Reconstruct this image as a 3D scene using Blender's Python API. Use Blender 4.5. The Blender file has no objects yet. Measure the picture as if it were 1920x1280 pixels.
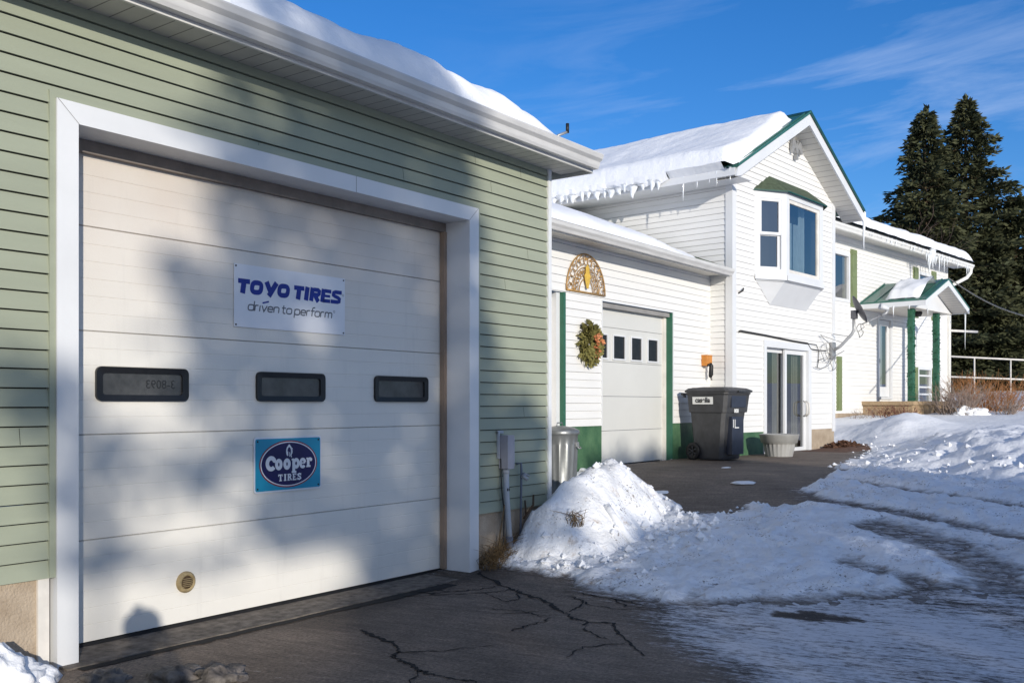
import bpy, bmesh, math, random
from mathutils import Vector, Matrix, noise
random.seed(7)
S = bpy.context.scene
COL = S.collection
rad = math.radians
# ------------------------------------------------------------------ camera
TH = math.atan2(1330, 1800)
F = Vector((math.cos(TH), math.sin(TH), 0)); R = Vector((math.sin(TH), -math.cos(TH), 0)); UP = Vector((0, 0, 1))
CAM = Vector((0, -5.05, 1.416))
cd = bpy.data.cameras.new('camera'); co = bpy.data.objects.new('camera', cd); COL.objects.link(co)
co.location = CAM; co.rotation_euler = (rad(90), 0, TH - rad(90))
cd.sensor_width = 36; cd.lens = 33.75; cd.shift_y = 118 / 1920; cd.clip_start = 0.05; cd.clip_end = 2000
S.camera = co
# ------------------------------------------------------------------ sun, sky, exposure
L = (F + R * -.372 + UP * -.2344).normalized()          # the way the sunlight travels
SUN_EL = math.asin(-L.z)
sd = bpy.data.lights.new('sun', 'SUN'); so = bpy.data.objects.new('sun', sd); COL.objects.link(so)
sd.energy = 3.5; sd.angle = rad(.53); sd.color = (1, .93, .82)
so.rotation_euler = L.to_track_quat('-Z', 'Y').to_euler()
S.view_settings.view_transform = 'Standard'; S.view_settings.look = 'None'
S.view_settings.exposure = 0.25; S.view_settings.gamma = 1.0
w = bpy.data.worlds.new('World'); S.world = w; w.use_nodes = True
nt = w.node_tree; N = nt.nodes; LK = nt.links
bg = N['Background']; bg.inputs['Strength'].default_value = .14
sky = N.new('ShaderNodeTexSky'); sky.sky_type = 'NISHITA'; sky.sun_disc = False
sky.sun_elevation = SUN_EL; sky.sun_rotation = math.atan2(-L.x, -L.y)
sky.air_density = 1.0; sky.dust_density = .2; sky.ozone_density = 3.0
hs = N.new('ShaderNodeHueSaturation'); hs.inputs['Saturation'].default_value = 1.28; hs.inputs['Value'].default_value = 1.0
LK.new(sky.outputs[0], hs.inputs['Color'])
tint = N.new('ShaderNodeMix'); tint.data_type = 'RGBA'; tint.blend_type = 'MULTIPLY'; tint.inputs[0].default_value = 1; LK.new(hs.outputs[0], tint.inputs[6]); tint.inputs[7].default_value = (.66, .74, .98, 1)
tc = N.new('ShaderNodeTexCoord')
def wmath(op, a, b=None, clamp=False):
    n = N.new('ShaderNodeMath'); n.operation = op; n.use_clamp = clamp
    for i, v in enumerate((a, b)):
        if v is None: continue
        if isinstance(v, (int, float)): n.inputs[i].default_value = v
        else: LK.new(v, n.inputs[i])
    return n.outputs[0]
sx = N.new('ShaderNodeSeparateXYZ'); LK.new(tc.outputs['Generated'], sx.inputs[0])
az = wmath('ARCTAN2', sx.outputs[1], sx.outputs[0]); el = wmath('ARCSINE', sx.outputs[2])
cb = N.new('ShaderNodeCombineXYZ')
LK.new(wmath('ADD', wmath('MULTIPLY', az, 1.0), wmath('MULTIPLY', el, .25)), cb.inputs[0])
LK.new(wmath('ADD', wmath('MULTIPLY', el, 6.0), wmath('MULTIPLY', az, .35)), cb.inputs[1])
nz = N.new('ShaderNodeTexNoise'); nz.inputs['Scale'].default_value = 3.4; nz.inputs['Detail'].default_value = 9; nz.inputs['Roughness'].default_value = .62
nz.inputs['Distortion'].default_value = .5
LK.new(cb.outputs[0], nz.inputs['Vector'])
nz2 = N.new('ShaderNodeTexNoise'); nz2.inputs['Scale'].default_value = 1.4; nz2.inputs['Detail'].default_value = 2
LK.new(cb.outputs[0], nz2.inputs['Vector'])
# thin cirrus: a band about 18 degrees up, thickening to the right
band = wmath('SUBTRACT', 1.0, wmath('MULTIPLY', wmath('ABSOLUTE', wmath('SUBTRACT', el, .285)), 6.0), True)
azr = wmath('SUBTRACT', 1.0, wmath('MULTIPLY', wmath('ABSOLUTE', wmath('SUBTRACT', az, .28)), 2.1), True)
msk = wmath('MULTIPLY', band, azr)
cl = wmath('MULTIPLY', wmath('SUBTRACT', wmath('ADD', nz.outputs[0], wmath('MULTIPLY', wmath('SUBTRACT', nz2.outputs[0], .5), .5)), .44), 4.2, True)
fac = wmath('MULTIPLY', wmath('MULTIPLY', cl, msk), .50)
mx = N.new('ShaderNodeMix'); mx.data_type = 'RGBA'
LK.new(fac, mx.inputs[0]); LK.new(tint.outputs[2], mx.inputs[6]); mx.inputs[7].default_value = (3.6, 4.4, 6.0, 1)
dt = N.new('ShaderNodeVectorMath'); dt.operation = 'DOT_PRODUCT'; LK.new(tc.outputs['Generated'], dt.inputs[0]); dt.inputs[1].default_value = (-L.x, -L.y, -L.z)  # unseen pale veil added around the sun so the shade turns less blue
vr = N.new('ShaderNodeMapRange'); vr.interpolation_type = 'SMOOTHSTEP'; vr.inputs['From Min'].default_value = -.15; vr.inputs['From Max'].default_value = .85; vr.inputs['To Max'].default_value = .5; LK.new(dt.outputs['Value'], vr.inputs['Value'])
mv = N.new('ShaderNodeMix'); mv.data_type = 'RGBA'; LK.new(vr.outputs[0], mv.inputs[0]); LK.new(mx.outputs[2], mv.inputs[6]); mv.inputs[7].default_value = (3.6, 4.15, 5.2, 1)
LK.new(mv.outputs[2], bg.inputs['Color'])

# ------------------------------------------------------------------ materials
def mat(name, col, rough=.6, var=0.0, vscale=3.0, bump=0.0, bscale=40.0, spec=.4, col2=None, metal=0.0, stretch=(1, 1, 1), var2=0.0):
    m = bpy.data.materials.new(name); m.use_nodes = True
    t = m.node_tree; n = t.nodes; l = t.links; p = n['Principled BSDF']
    p.inputs['Base Color'].default_value = (*col, 1); p.inputs['Roughness'].default_value = rough
    p.inputs['Specular IOR Level'].default_value = spec; p.inputs['Metallic'].default_value = metal
    if var or col2 or bump:
        tcn = n.new('ShaderNodeTexCoord'); mp = n.new('ShaderNodeMapping'); mp.inputs['Scale'].default_value = stretch
        l.new(tcn.outputs['Object'], mp.inputs[0])
    if var or col2:
        a = n.new('ShaderNodeTexNoise'); a.inputs['Scale'].default_value = vscale; a.inputs['Detail'].default_value = 7; a.inputs['Roughness'].default_value = .6
        l.new(mp.outputs[0], a.inputs['Vector'])
        r = n.new('ShaderNodeValToRGB'); r.color_ramp.elements[0].position = .3; r.color_ramp.elements[1].position = .7
        c2 = col2 if col2 else tuple(min(1, c * (1 + var)) for c in col)
        c1 = tuple(c * (1 - var) for c in col)
        r.color_ramp.elements[0].color = (*c1, 1); r.color_ramp.elements[1].color = (*c2, 1)
        l.new(a.outputs[0], r.inputs[0]); l.new(r.outputs[0], p.inputs['Base Color'])
    if bump:
        b = n.new('ShaderNodeTexNoise'); b.inputs['Scale'].default_value = bscale; b.inputs['Detail'].default_value = 6
        l.new(mp.outputs[0], b.inputs['Vector'])
        bn = n.new('ShaderNodeBump'); bn.inputs['Strength'].default_value = bump; bn.inputs['Distance'].default_value = .02
        l.new(b.outputs[0], bn.inputs['Height']); l.new(bn.outputs[0], p.inputs['Normal'])
    return m
def stripes(m, axis, freq, width, dark, strength=.6):
    """thin dark grooves every 1/freq metres along an object axis (soffit panels, ribbed board)"""
    t = m.node_tree; n = t.nodes; l = t.links; p = n['Principled BSDF']
    tcn = n.new('ShaderNodeTexCoord'); s = n.new('ShaderNodeSeparateXYZ'); l.new(tcn.outputs['Object'], s.inputs[0])
    a = n.new('ShaderNodeMath'); a.operation = 'MULTIPLY'; a.inputs[1].default_value = freq; l.new(s.outputs[axis], a.inputs[0])
    f = n.new('ShaderNodeMath'); f.operation = 'FRACT'; l.new(a.outputs[0], f.inputs[0])
    g = n.new('ShaderNodeMath'); g.operation = 'LESS_THAN'; g.inputs[1].default_value = width; l.new(f.outputs[0], g.inputs[0])
    mm = n.new('ShaderNodeMix'); mm.data_type = 'RGBA'; l.new(g.outputs[0], mm.inputs[0])
    src = p.inputs['Base Color'].links[0].from_socket if p.inputs['Base Color'].links else None
    if src: l.new(src, mm.inputs[6])
    else: mm.inputs[6].default_value = p.inputs['Base Color'].default_value
    mm.inputs[7].default_value = (*dark, 1); l.new(mm.outputs[2], p.inputs['Base Color'])
    return m
def glass(name, tint=(.75, .8, .82), ior=1.9, rough=.0):
    m = bpy.data.materials.new(name); m.use_nodes = True
    t = m.node_tree; n = t.nodes; l = t.links; n.remove(n['Principled BSDF']); o = n['Material Output']
    g = n.new('ShaderNodeBsdfGlossy'); g.inputs['Roughness'].default_value = rough
    tr = n.new('ShaderNodeBsdfTransparent'); tr.inputs['Color'].default_value = (*tint, 1)
    fr = n.new('ShaderNodeLayerWeight'); fr.inputs['Blend'].default_value = .5
    pw = n.new('ShaderNodeMath'); pw.operation = 'POWER'; pw.inputs[1].default_value = 3; l.new(fr.outputs['Facing'], pw.inputs[0])
    ad = n.new('ShaderNodeMath'); ad.operation = 'MULTIPLY_ADD'; ad.inputs[1].default_value = .7; ad.inputs[2].default_value = ior; l.new(pw.outputs[0], ad.inputs[0])
    mixs = n.new('ShaderNodeMixShader'); l.new(ad.outputs[0], mixs.inputs[0]); l.new(tr.outputs[0], mixs.inputs[1]); l.new(g.outputs[0], mixs.inputs[2])
    l.new(mixs.outputs[0], o.inputs['Surface']); return m
M = {}
M['green'] = mat('green_vinyl', (.30, .325, .245), .5, .07, 1.3, .08, 90, .35, stretch=(.6, 1, 4))
M['white_siding'] = mat('white_vinyl', (.74, .735, .715), .5, .04, 1.5, .05, 90, .35, stretch=(.6, 1, 4))
M['sheath'] = mat('dark_sheathing', (.012, .013, .011), .9)  # near-black for painted shade lines under the laps, also seams and door joints
M['sheath_grey'] = mat('grey_sheathing', (.09, .085, .08), .9)  # grey that paints the shade line under each white lap
M['trim'] = mat('white_trim', (.66, .67, .68), .4, .05, 2.0, .03, 60, .45)
M['trim_old'] = mat('weathered_trim', (.66, .63, .58), .5, .14, 5.0, .05, 60)
M['door'] = mat('steel_door_white', (.70, .68, .63), .42, .05, 1.1, .10, 220, .4, stretch=(.35, 1, 1))
M['door2'] = mat('garage_door_plain', (.60, .60, .57), .5, .03, 1.2, .04, 200, .35)
M['rubber'] = mat('black_rubber', (.012, .012, .013), .55, .2, 30, .1, 200)
M['frame_black'] = mat('black_plastic_frame', (.010, .010, .011), .35, .2, 20)
M['soffit'] = stripes(mat('vented_soffit', (.52, .50, .46), .55, .10, 4, .0), 0, 8.0, .07, (.20, .19, .18))
M['soffit_plain'] = stripes(mat('house_soffit', (.66, .63, .57), .55, .05, 4), 0, 7.5, .10, (.38, .35, .32))
M['gutter'] = mat('gutter_metal', (.58, .57, .55), .32, .12, 5, .03, 50, .5, stretch=(.5, 1, 3))
M['gutter_white'] = mat('gutter_white', (.74, .73, .69), .35, .08, 4)
M['concrete'] = mat('tan_concrete', (.36, .28, .20), .85, .18, 4, .5, 70, .2, col2=(.46, .38, .29))
M['slab'] = mat('threshold_concrete', (.15, .13, .11), .9, .5, 14, .6, 60, .2)
M['green_paint'] = mat('green_painted_block', (.045, .13, .065), .5, .25, 5, .2, 40, .35, col2=(.09, .18, .09))
M['green_trim'] = mat('green_trim_paint', (.028, .115, .07), .4, .12, 6, .05, 60)
M['green_roof'] = mat('green_metal_roof', (.035, .13, .10), .32, .14, 4, .05, 40, .5)
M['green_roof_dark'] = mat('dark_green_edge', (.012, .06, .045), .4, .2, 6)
M['shingle'] = mat('green_shingle', (.075, .10, .065), .85, .35, 14, .6, 60, .2)
M['shutter'] = mat('olive_shutter', (.165, .205, .095), .5, .12, 5)
M['glass'] = glass('window_glass', (.62, .66, .68), .27)
M['glass_dusty'] = mat('dusty_pane', (.045, .045, .045), .22, .45, 9, .0, spec=.6)
M['glass_dark'] = mat('dark_pane', (.012, .012, .014), .25, .4, 9, spec=.25)
M['glass_door'] = glass('door_glass', (.55, .58, .60), .13)
M['dark_room'] = mat('dark_interior', (.015, .016, .018), .9, .5, 3)
M['curtain'] = mat('pale_curtain', (.50, .60, .62), .85, .12, 9, stretch=(8, 1, 1))
M['blind'] = mat('beige_blind', (.36, .34, .26), .8, .1, 6)
M['galv'] = mat('galvanised_steel', (.24, .25, .25), .38, .22, 7, .05, 50, .5, metal=.55, stretch=(1, 1, .4))
M['bin'] = mat('charcoal_bin_plastic', (.045, .046, .050), .5, .25, 8, .15, 120, .4)
M['bin_front'] = mat('navy_bin_plastic', (.030, .036, .055), .42, .2, 8, .1, 120, .4)
M['black'] = mat('black_plastic', (.012, .012, .013), .5, .2, 10)
M['label_white'] = mat('white_sticker', (.72, .72, .70), .5, .06, 10)
M['ink'] = mat('black_ink', (.012, .012, .014), .6)
M['planter'] = mat('grey_planter', (.33, .33, .32), .7, .1, 8, .2, 80)
M['steel'] = mat('grey_steel', (.33, .335, .34), .4, .12, 9, .03, 60, .5, metal=.3)
M['dish'] = mat('grey_dish', (.10, .10, .11), .45, .1, 6)
M['pvc'] = mat('grey_conduit', (.40, .42, .45), .5, .12, 6, .05, 60)
M['pvc_dark'] = mat('grey_conduit_dark', (.12, .14, .18), .5, .2, 8)
M['utility'] = mat('utility_box_grey', (.34, .33, .36), .5, .12, 6)
M['wire'] = mat('black_cable', (.03, .028, .026), .6)
M['wire_grey'] = mat('grey_cable', (.22, .22, .22), .6)
M['orange'] = mat('orange_phone_box', (.52, .20, .035), .5, .15, 8)
M['brass'] = mat('brown_brass', (.42, .25, .09), .45, .3, 25, metal=.3)
M['gold'] = mat('gold_bird', (.62, .40, .06), .45, .2, 25)
M['sign_white'] = mat('sign_white', (.70, .71, .74), .35, .04, 3)
M['sign_blue'] = mat('logo_blue', (.003, .018, .22), .4, .15, 8)
M['sign_grey'] = mat('slogan_grey', (.10, .11, .13), .5)
M['sign_cyan'] = mat('sign_turquoise', (.012, .25, .40), .3, .10, 4)
M['sign_navy'] = mat('sign_navy', (.006, .004, .065), .3, .2, 6)
M['sign_red'] = mat('sign_red', (.20, .012, .02), .35, .1, 6)
M['sign_silver'] = mat('sign_lettering', (.66, .68, .72), .4, .05, 10)
M['brown'] = mat('rusty_brown', (.075, .045, .022), .8, .4, 15, .3, 60)
M['port'] = mat('tan_port_cover', (.30, .23, .12), .7, .35, 18, .2, 60)
M['bark'] = mat('bark', (.085, .06, .042), .9, .35, 9, .6, 30, .1, stretch=(1, 1, .3))
M['twig'] = mat('red_twig', (.16, .07, .045), .85, .3, 20)
M['twig_orange'] = mat('orange_twig', (.30, .135, .05), .85, .35, 6)
M['twig_pale'] = mat('pale_twig', (.26, .20, .165), .85, .3, 8)
M['dead_grass'] = mat('dead_grass', (.16, .105, .05), .9, .4, 20)
M['leaf_dead'] = mat('dead_leaves', (.11, .055, .033), .9, .5, 12, .4, 40)
M['needle'] = mat('spruce_needles', (.038, .050, .024), .75, .35, .8, spec=.2, col2=(.095, .098, .046))
M['needle_brown'] = mat('brown_needles', (.10, .052, .018), .8, .35, 1.2, spec=.2, col2=(.055, .055, .02))
M['needle_wreath'] = mat('wreath_greens', (.13, .145, .045), .7, .4, 30, spec=.2, col2=(.30, .26, .09))
M['garland'] = mat('garland_green', (.02, .11, .05), .7, .4, 25)
M['bow'] = mat('copper_ribbon', (.55, .16, .08), .5, .3, 30, col2=(.75, .33, .14))
M['ice'] = mat('icicle_ice', (.74, .77, .80), .12, .08, 9, .1, 30, .6)
M['deck'] = mat('tan_deck', (.36, .26, .155), .8, .2, 6, .2, 50)
M['deck_dark'] = mat('dark_timber', (.16, .095, .05), .8, .3, 6, .2, 50)
M['wood_white'] = mat('white_rail', (.66, .62, .56), .5, .15, 6)
M['coat'] = mat('dark_coat', (.02, .022, .03), .85, .2, 9, .3, 90)
M['skin'] = mat('skin', (.46, .27, .19), .55)
M['jeans'] = mat('dark_jeans', (.03, .04, .07), .85, .2, 20)
def snow_mat(name, dirt=0.0, lump=.35):
    m = bpy.data.materials.new(name); m.use_nodes = True
    t = m.node_tree; n = t.nodes; l = t.links; p = n['Principled BSDF']
    p.inputs['Roughness'].default_value = .75; p.inputs['Specular IOR Level'].default_value = .25
    tcn = n.new('ShaderNodeTexCoord')
    a = n.new('ShaderNodeTexNoise'); a.inputs['Scale'].default_value = 2.2; a.inputs['Detail'].default_value = 8
    l.new(tcn.outputs['Object'], a.inputs['Vector'])
    r = n.new('ShaderNodeValToRGB'); e = r.color_ramp.elements
    e[0].position = .28; e[0].color = (.80 - dirt, .81 - 1.1 * dirt, .83 - 1.3 * dirt, 1); e[1].position = .6; e[1].color = (.86, .87, .89, 1)
    l.new(a.outputs[0], r.inputs[0])
    if dirt:
        q = n.new('ShaderNodeTexNoise'); q.inputs['Scale'].default_value = 5.5; q.inputs['Detail'].default_value = 10; q.inputs['Roughness'].default_value = .7
        l.new(tcn.outputs['Object'], q.inputs['Vector'])
        rr = n.new('ShaderNodeValToRGB'); rr.color_ramp.elements[0].position = .57; rr.color_ramp.elements[1].position = .72
        l.new(q.outputs[0], rr.inputs[0])
        mm = n.new('ShaderNodeMix'); mm.data_type = 'RGBA'; l.new(rr.outputs[0], mm.inputs[0]); l.new(r.outputs[0], mm.inputs[6]); mm.inputs[7].default_value = (.42, .34, .27, 1)
        l.new(mm.outputs[2], p.inputs['Base Color'])
    else: l.new(r.outputs[0], p.inputs['Base Color'])
    if dirt:
        g1 = n.new('ShaderNodeTexNoise'); g1.inputs['Scale'].default_value = 46; g1.inputs['Detail'].default_value = 4; l.new(tcn.outputs['Object'], g1.inputs['Vector'])
        g2 = n.new('ShaderNodeTexNoise'); g2.inputs['Scale'].default_value = 3.1; g2.inputs['Detail'].default_value = 3; l.new(tcn.outputs['Object'], g2.inputs['Vector'])
        ga = n.new('ShaderNodeMath'); ga.operation = 'MULTIPLY_ADD'; ga.inputs[1].default_value = .55; l.new(g2.outputs[0], ga.inputs[0]); l.new(g1.outputs[0], ga.inputs[2])
        gr_ = n.new('ShaderNodeValToRGB'); gr_.color_ramp.elements[0].position = .93; gr_.color_ramp.elements[1].position = 1.0; gr_.color_ramp.elements[1].color = (.8, .8, .8, 1); l.new(ga.outputs[0], gr_.inputs[0])
        gm = n.new('ShaderNodeMix'); gm.data_type = 'RGBA'; l.new(gr_.outputs[0], gm.inputs[0]); l.new(mm.outputs[2], gm.inputs[6]); gm.inputs[7].default_value = (.12, .09, .07, 1); l.new(gm.outputs[2], p.inputs['Base Color'])
    b1 = n.new('ShaderNodeTexNoise'); b1.inputs['Scale'].default_value = 9; b1.inputs['Detail'].default_value = 9; b1.inputs['Roughness'].default_value = .6
    l.new(tcn.outputs['Object'], b1.inputs['Vector'])
    b2 = n.new('ShaderNodeTexNoise'); b2.inputs['Scale'].default_value = 38; b2.inputs['Detail'].default_value = 5; l.new(tcn.outputs['Object'], b2.inputs['Vector'])
    bm2 = n.new('ShaderNodeMath'); bm2.operation = 'MULTIPLY_ADD'; bm2.inputs[1].default_value = .22; l.new(b2.outputs[0], bm2.inputs[0]); l.new(b1.outputs[0], bm2.inputs[2])
    bn = n.new('ShaderNodeBump'); bn.inputs['Strength'].default_value = lump; bn.inputs['Distance'].default_value = .07
    l.new(bm2.outputs[0], bn.inputs['Height']); l.new(bn.outputs[0], p.inputs['Normal'])
    return m
M['snow'] = snow_mat('snow')
M['snow_soft'] = snow_mat('soft_roof_snow', lump=.25)
M['snow_dirty'] = snow_mat('dirty_snow', .10, .5)
M['snow_track'] = snow_mat('driveway_snow', .05, .6)
M['ice_lump'] = mat('dirty_ice_lump', (.05, .042, .036), .6, .5, 12, .7, 30, col2=(.22, .19, .165))

# ------------------------------------------------------------------ helpers
class MB:
    def __init__(s): s.v = []; s.f = []; s.m = []; s.sm = []
    def poly(s, pts, mi=0, smooth=False):
        i = len(s.v); s.v += [tuple(p) for p in pts]; s.f.append(tuple(range(i, i + len(pts)))); s.m.append(mi); s.sm.append(smooth)
    def box(s, x0, x1, y0, y1, z0, z1, mi=0):
        P = [(x0, y0, z0), (x1, y0, z0), (x1, y1, z0), (x0, y1, z0), (x0, y0, z1), (x1, y0, z1), (x1, y1, z1), (x0, y1, z1)]
        i = len(s.v); s.v += P
        for q in ((0, 3, 2, 1), (4, 5, 6, 7), (0, 1, 5, 4), (1, 2, 6, 5), (2, 3, 7, 6), (3, 0, 4, 7)):
            s.f.append(tuple(i + k for k in q)); s.m.append(mi); s.sm.append(False)
    def prism(s, prof, a, b, T, mi=0, caps=True):
        """profile polygon swept from a to b; T(t, p) -> point"""
        n = len(prof); i = len(s.v)
        s.v += [tuple(T(a, p)) for p in prof] + [tuple(T(b, p)) for p in prof]
        for k in range(n):
            s.f.append((i + k, i + (k + 1) % n, i + n + (k + 1) % n, i + n + k)); s.m.append(mi); s.sm.append(False)
        if caps:
            s.f.append(tuple(i + k for k in range(n))[::-1]); s.f.append(tuple(i + n + k for k in range(n))); s.m += [mi, mi]; s.sm += [False, False]
    def tube(s, pts, r, n=8, mi=0, caps=True, smooth=True):
        pts = [Vector(p) for p in pts]; rs = r if isinstance(r, (list, tuple)) else [r] * len(pts)
        i0 = len(s.v); prev = None
        for k, p in enumerate(pts):
            d = (pts[min(k + 1, len(pts) - 1)] - pts[max(k - 1, 0)])
            d = d.normalized() if d.length > 1e-9 else Vector((0, 0, 1))
            if prev is None:
                a = d.orthogonal().normalized()
            else:
                a = (prev - d * prev.dot(d)); a = a.normalized() if a.length > 1e-6 else d.orthogonal().normalized()
            prev = a; b = d.cross(a)
            for q in range(n):
                t = 2 * math.pi * q / n; s.v.append(tuple(p + (a * math.cos(t) + b * math.sin(t)) * rs[k]))
        for k in range(len(pts) - 1):
            for q in range(n):
                s.f.append((i0 + k * n + q, i0 + k * n + (q + 1) % n, i0 + (k + 1) * n + (q + 1) % n, i0 + (k + 1) * n + q)); s.m.append(mi); s.sm.append(smooth)
        if caps:
            s.f.append(tuple(i0 + q for q in range(n))[::-1]); e = i0 + (len(pts) - 1) * n
            s.f.append(tuple(e + q for q in range(n))); s.m += [mi, mi]; s.sm += [False, False]
    def lathe(s, prof, c=(0, 0, 0), n=24, mi=0, sx=1, sy=1, smooth=True, rf=None):
        i0 = len(s.v)
        for r, z in prof:
            for q in range(n):
                t = 2 * math.pi * q / n; rr = r * (rf(t, z) if rf else 1)
                s.v.append((c[0] + rr * math.cos(t) * sx, c[1] + rr * math.sin(t) * sy, c[2] + z))
        for k in range(len(prof) - 1):
            for q in range(n):
                s.f.append((i0 + k * n + q, i0 + k * n + (q + 1) % n, i0 + (k + 1) * n + (q + 1) % n, i0 + (k + 1) * n + q)); s.m.append(mi); s.sm.append(smooth)
    def spray(s, p, size, mi=0, flat=.5, dirv=None, thin_=.3):
        """a small leaf-like face at p"""
        d = Vector((random.gauss(0, 1), random.gauss(0, 1), random.gauss(0, flat))) if dirv is None else Vector(dirv) + Vector((random.gauss(0, .35), random.gauss(0, .35), random.gauss(0, .3)))
        d.normalize(); o = d.cross(Vector((random.gauss(0, 1), random.gauss(0, 1), random.gauss(0, 1))))
        if o.length < 1e-5: return
        o.normalize(); p = Vector(p); wd = size * thin_
        s.poly([p - o * wd * .5, p + d * size * .5 - o * wd, p + d * size, p + d * size * .5 + o * wd, p + o * wd * .5][1:] + [p], mi)
    def build(s, name, mats, parent=None, loc=None, rot=None):
        me = bpy.data.meshes.new(name); me.from_pydata(s.v, [], s.f)
        for k in (mats if isinstance(mats, (list, tuple)) else [mats]):
            if k: me.materials.append(k)
        me.polygons.foreach_set('material_index', s.m); me.polygons.foreach_set('use_smooth', s.sm); me.update()
        o = bpy.data.objects.new(name, me); COL.objects.link(o)
        if parent: o.parent = parent
        if loc: o.location = loc
        if rot: o.rotation_euler = rot
        return o
def tag(o, label, cat, group=None):
    o['label'] = label; o['category'] = cat
    if group: o['group'] = group
    return o
def structure(o): o['kind'] = 'structure'; return o
def stuff(o, label=None, cat=None):
    o['kind'] = 'stuff'
    if label: o['label'] = label
    if cat: o['category'] = cat
    return o
def thing(name, label, cat, loc=(0, 0, 0), rz=0, group=None):
    o = bpy.data.objects.new(name, None); COL.objects.link(o); o.location = loc; o.rotation_euler = (0, 0, rz); o.empty_display_size = .2
    return tag(o, label, cat, group)
def ss(t): t = max(0, min(1, t)); return t * t * (3 - 2 * t)
def fbm(x, y, z=0, o=4): return noise.fractal(Vector((x, y, z)), 1.0, 2.0, o)
def rrect(w, h, r, n=5):
    P = []
    for cx, cy, a0 in ((w / 2 - r, h / 2 - r, 0), (-w / 2 + r, h / 2 - r, 90), (-w / 2 + r, -h / 2 + r, 180), (w / 2 - r, -h / 2 + r, 270)):
        for k in range(n + 1):
            a = rad(a0 + 90 * k / n); P.append((cx + r * math.cos(a), cy + r * math.sin(a)))
    return P
def siding(mb, T, z0, z1, ex, xr, ops, butt=.013, gap=.004, mi=0, back=1, double=False):
    """lapped courses; T(a, out, z) -> point; xr(z) -> (left, right); ops: rectangles left open"""
    z = z0; i = 0
    while z < z1 - 1e-4:
        zt = min(z + ex, z1); g = gap if (not double or i % 2 == 0) else .0016
        marks = {z, zt - g, zt}
        for o in ops:
            for q in (o[2], o[3]):
                if z < q < zt: marks.add(q)
        mk = sorted(marks)
        for a, b in zip(mk[:-1], mk[1:]):
            if b - a < 1e-5: continue
            mid = (a + b) / 2; l0, r0 = xr(a); l1, r1 = xr(b)
            if r0 - l0 < .01 and r1 - l1 < .01: continue
            cuts = sorted([(o[0], o[1]) for o in ops if o[2] <= mid <= o[3]])
            ints = []; cur = None
            for c0, c1 in cuts: ints.append((cur, c0)); cur = c1
            ints.append((cur, None))
            isgap = mid > zt - g
            for p, q in ints:
                la, lb = (l0, l1) if p is None else (max(p, l0), max(p, l1)); ra, rb = (r0, r1) if q is None else (min(q, r0), min(q, r1))
                if ra <= la and rb <= lb: continue
                ra = max(ra, la); rb = max(rb, lb)
                ya = butt * (1 - (a - z) / ex); yb = butt * (1 - (b - z) / ex)
                if isgap: mb.poly([T(la, -.012, a), T(ra, -.012, a), T(rb, -.012, b), T(lb, -.012, b)], back); continue  # set-back dark strip stands in for the shade line under the lap
                mb.poly([T(la, ya, a), T(ra, ya, a), T(rb, yb, b), T(lb, yb, b)], mi)
                if abs(a - z) < 1e-6: mb.poly([T(la, -.012, a), T(ra, -.012, a), T(ra, ya, a), T(la, ya, a)], mi)
        z = zt; i += 1
def wallT(y0): return lambda a, out, z: (a, y0 - out, z)
def sideT(x0, sgn): return lambda a, out, z: (x0 + sgn * out, a, z)
def text(name, body, size, m, parent, loc, rot, sx=1, shear=0, off=0, ext=.001):
    c = bpy.data.curves.new(name, 'FONT'); c.body = body; c.size = size; c.shear = shear; c.offset = off; c.extrude = ext; c.align_x = 'CENTER'; c.align_y = 'CENTER'
    t = bpy.data.objects.new('tmp', c); COL.objects.link(t)
    bpy.context.view_layer.update()
    me = bpy.data.meshes.new_from_object(t.evaluated_get(bpy.context.evaluated_depsgraph_get())); me.name = name
    bpy.data.objects.remove(t); bpy.data.curves.remove(c); me.materials.clear(); me.materials.append(m)
    o = bpy.data.objects.new(name, me); COL.objects.link(o); o.parent = parent; o.location = loc; o.rotation_euler = rot; o.scale = (sx, 1, 1)
    return o

# ------------------------------------------------------------------ terrain
FOOT = [(6.6, -9.5), (8.2, -6.6), (9.5, -4.75), (10.4, -3.5), (11.1, -2.75), (11.85, -2.0), (12.6, -1.3), (14.2, -.75), (16.5, -.3), (18.6, .35), (19.4, 1.2)]
def gz(x, y): return .58 * ss((x - 5.5) / 6)
def footdist(x, y):
    best = 1e9; sg = 1
    for (ax, ay), (bx, by) in zip(FOOT[:-1], FOOT[1:]):
        dx, dy = bx - ax, by - ay; t = max(0, min(1, ((x - ax) * dx + (y - ay) * dy) / (dx * dx + dy * dy)))
        qx, qy = ax + dx * t - x, ay + dy * t - y; d = math.hypot(qx, qy)
        if d < best: best = d; sg = 1 if dx * (y - ay) - dy * (x - ax) < 0 else -1
    return best * sg
def yard(x, y):
    s = footdist(x, y) + .22 * fbm(x * 1.1, y * 1.1, 3)
    if s < -.3: return gz(x, y) - .12
    base = gz(x, y) - .03
    near_wing = ss((x - 16.5) / 3)
    tgt = .86 + .042 * max(0, s) + .20 * math.exp(-((s - 1.7) / 1.2) ** 2) * (1 - near_wing)
    tgt += .42 * math.exp(-(((x - 20.7) / 1.35) ** 2 + ((y - .3) / .85) ** 2))
    h = base + (tgt - base) * (1 - math.exp(-(max(0, s + .12) / 1.25) ** 1.4))
    if s < 0: h -= .1 * ss(-s / .3)
    lump = math.exp(-((s - 1.3) / 1.4) ** 2) * (1 - .75 * near_wing)
    h += lump * (.08 * fbm(x * 1.9, y * 1.9, 1) + .06 * fbm(x * 4.5, y * 4.5, 2) + .04 * abs(fbm(x * 8, y * 8, 6))) + .018 * fbm(x * 1.2, y * 1.2, 7)
    return h
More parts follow.
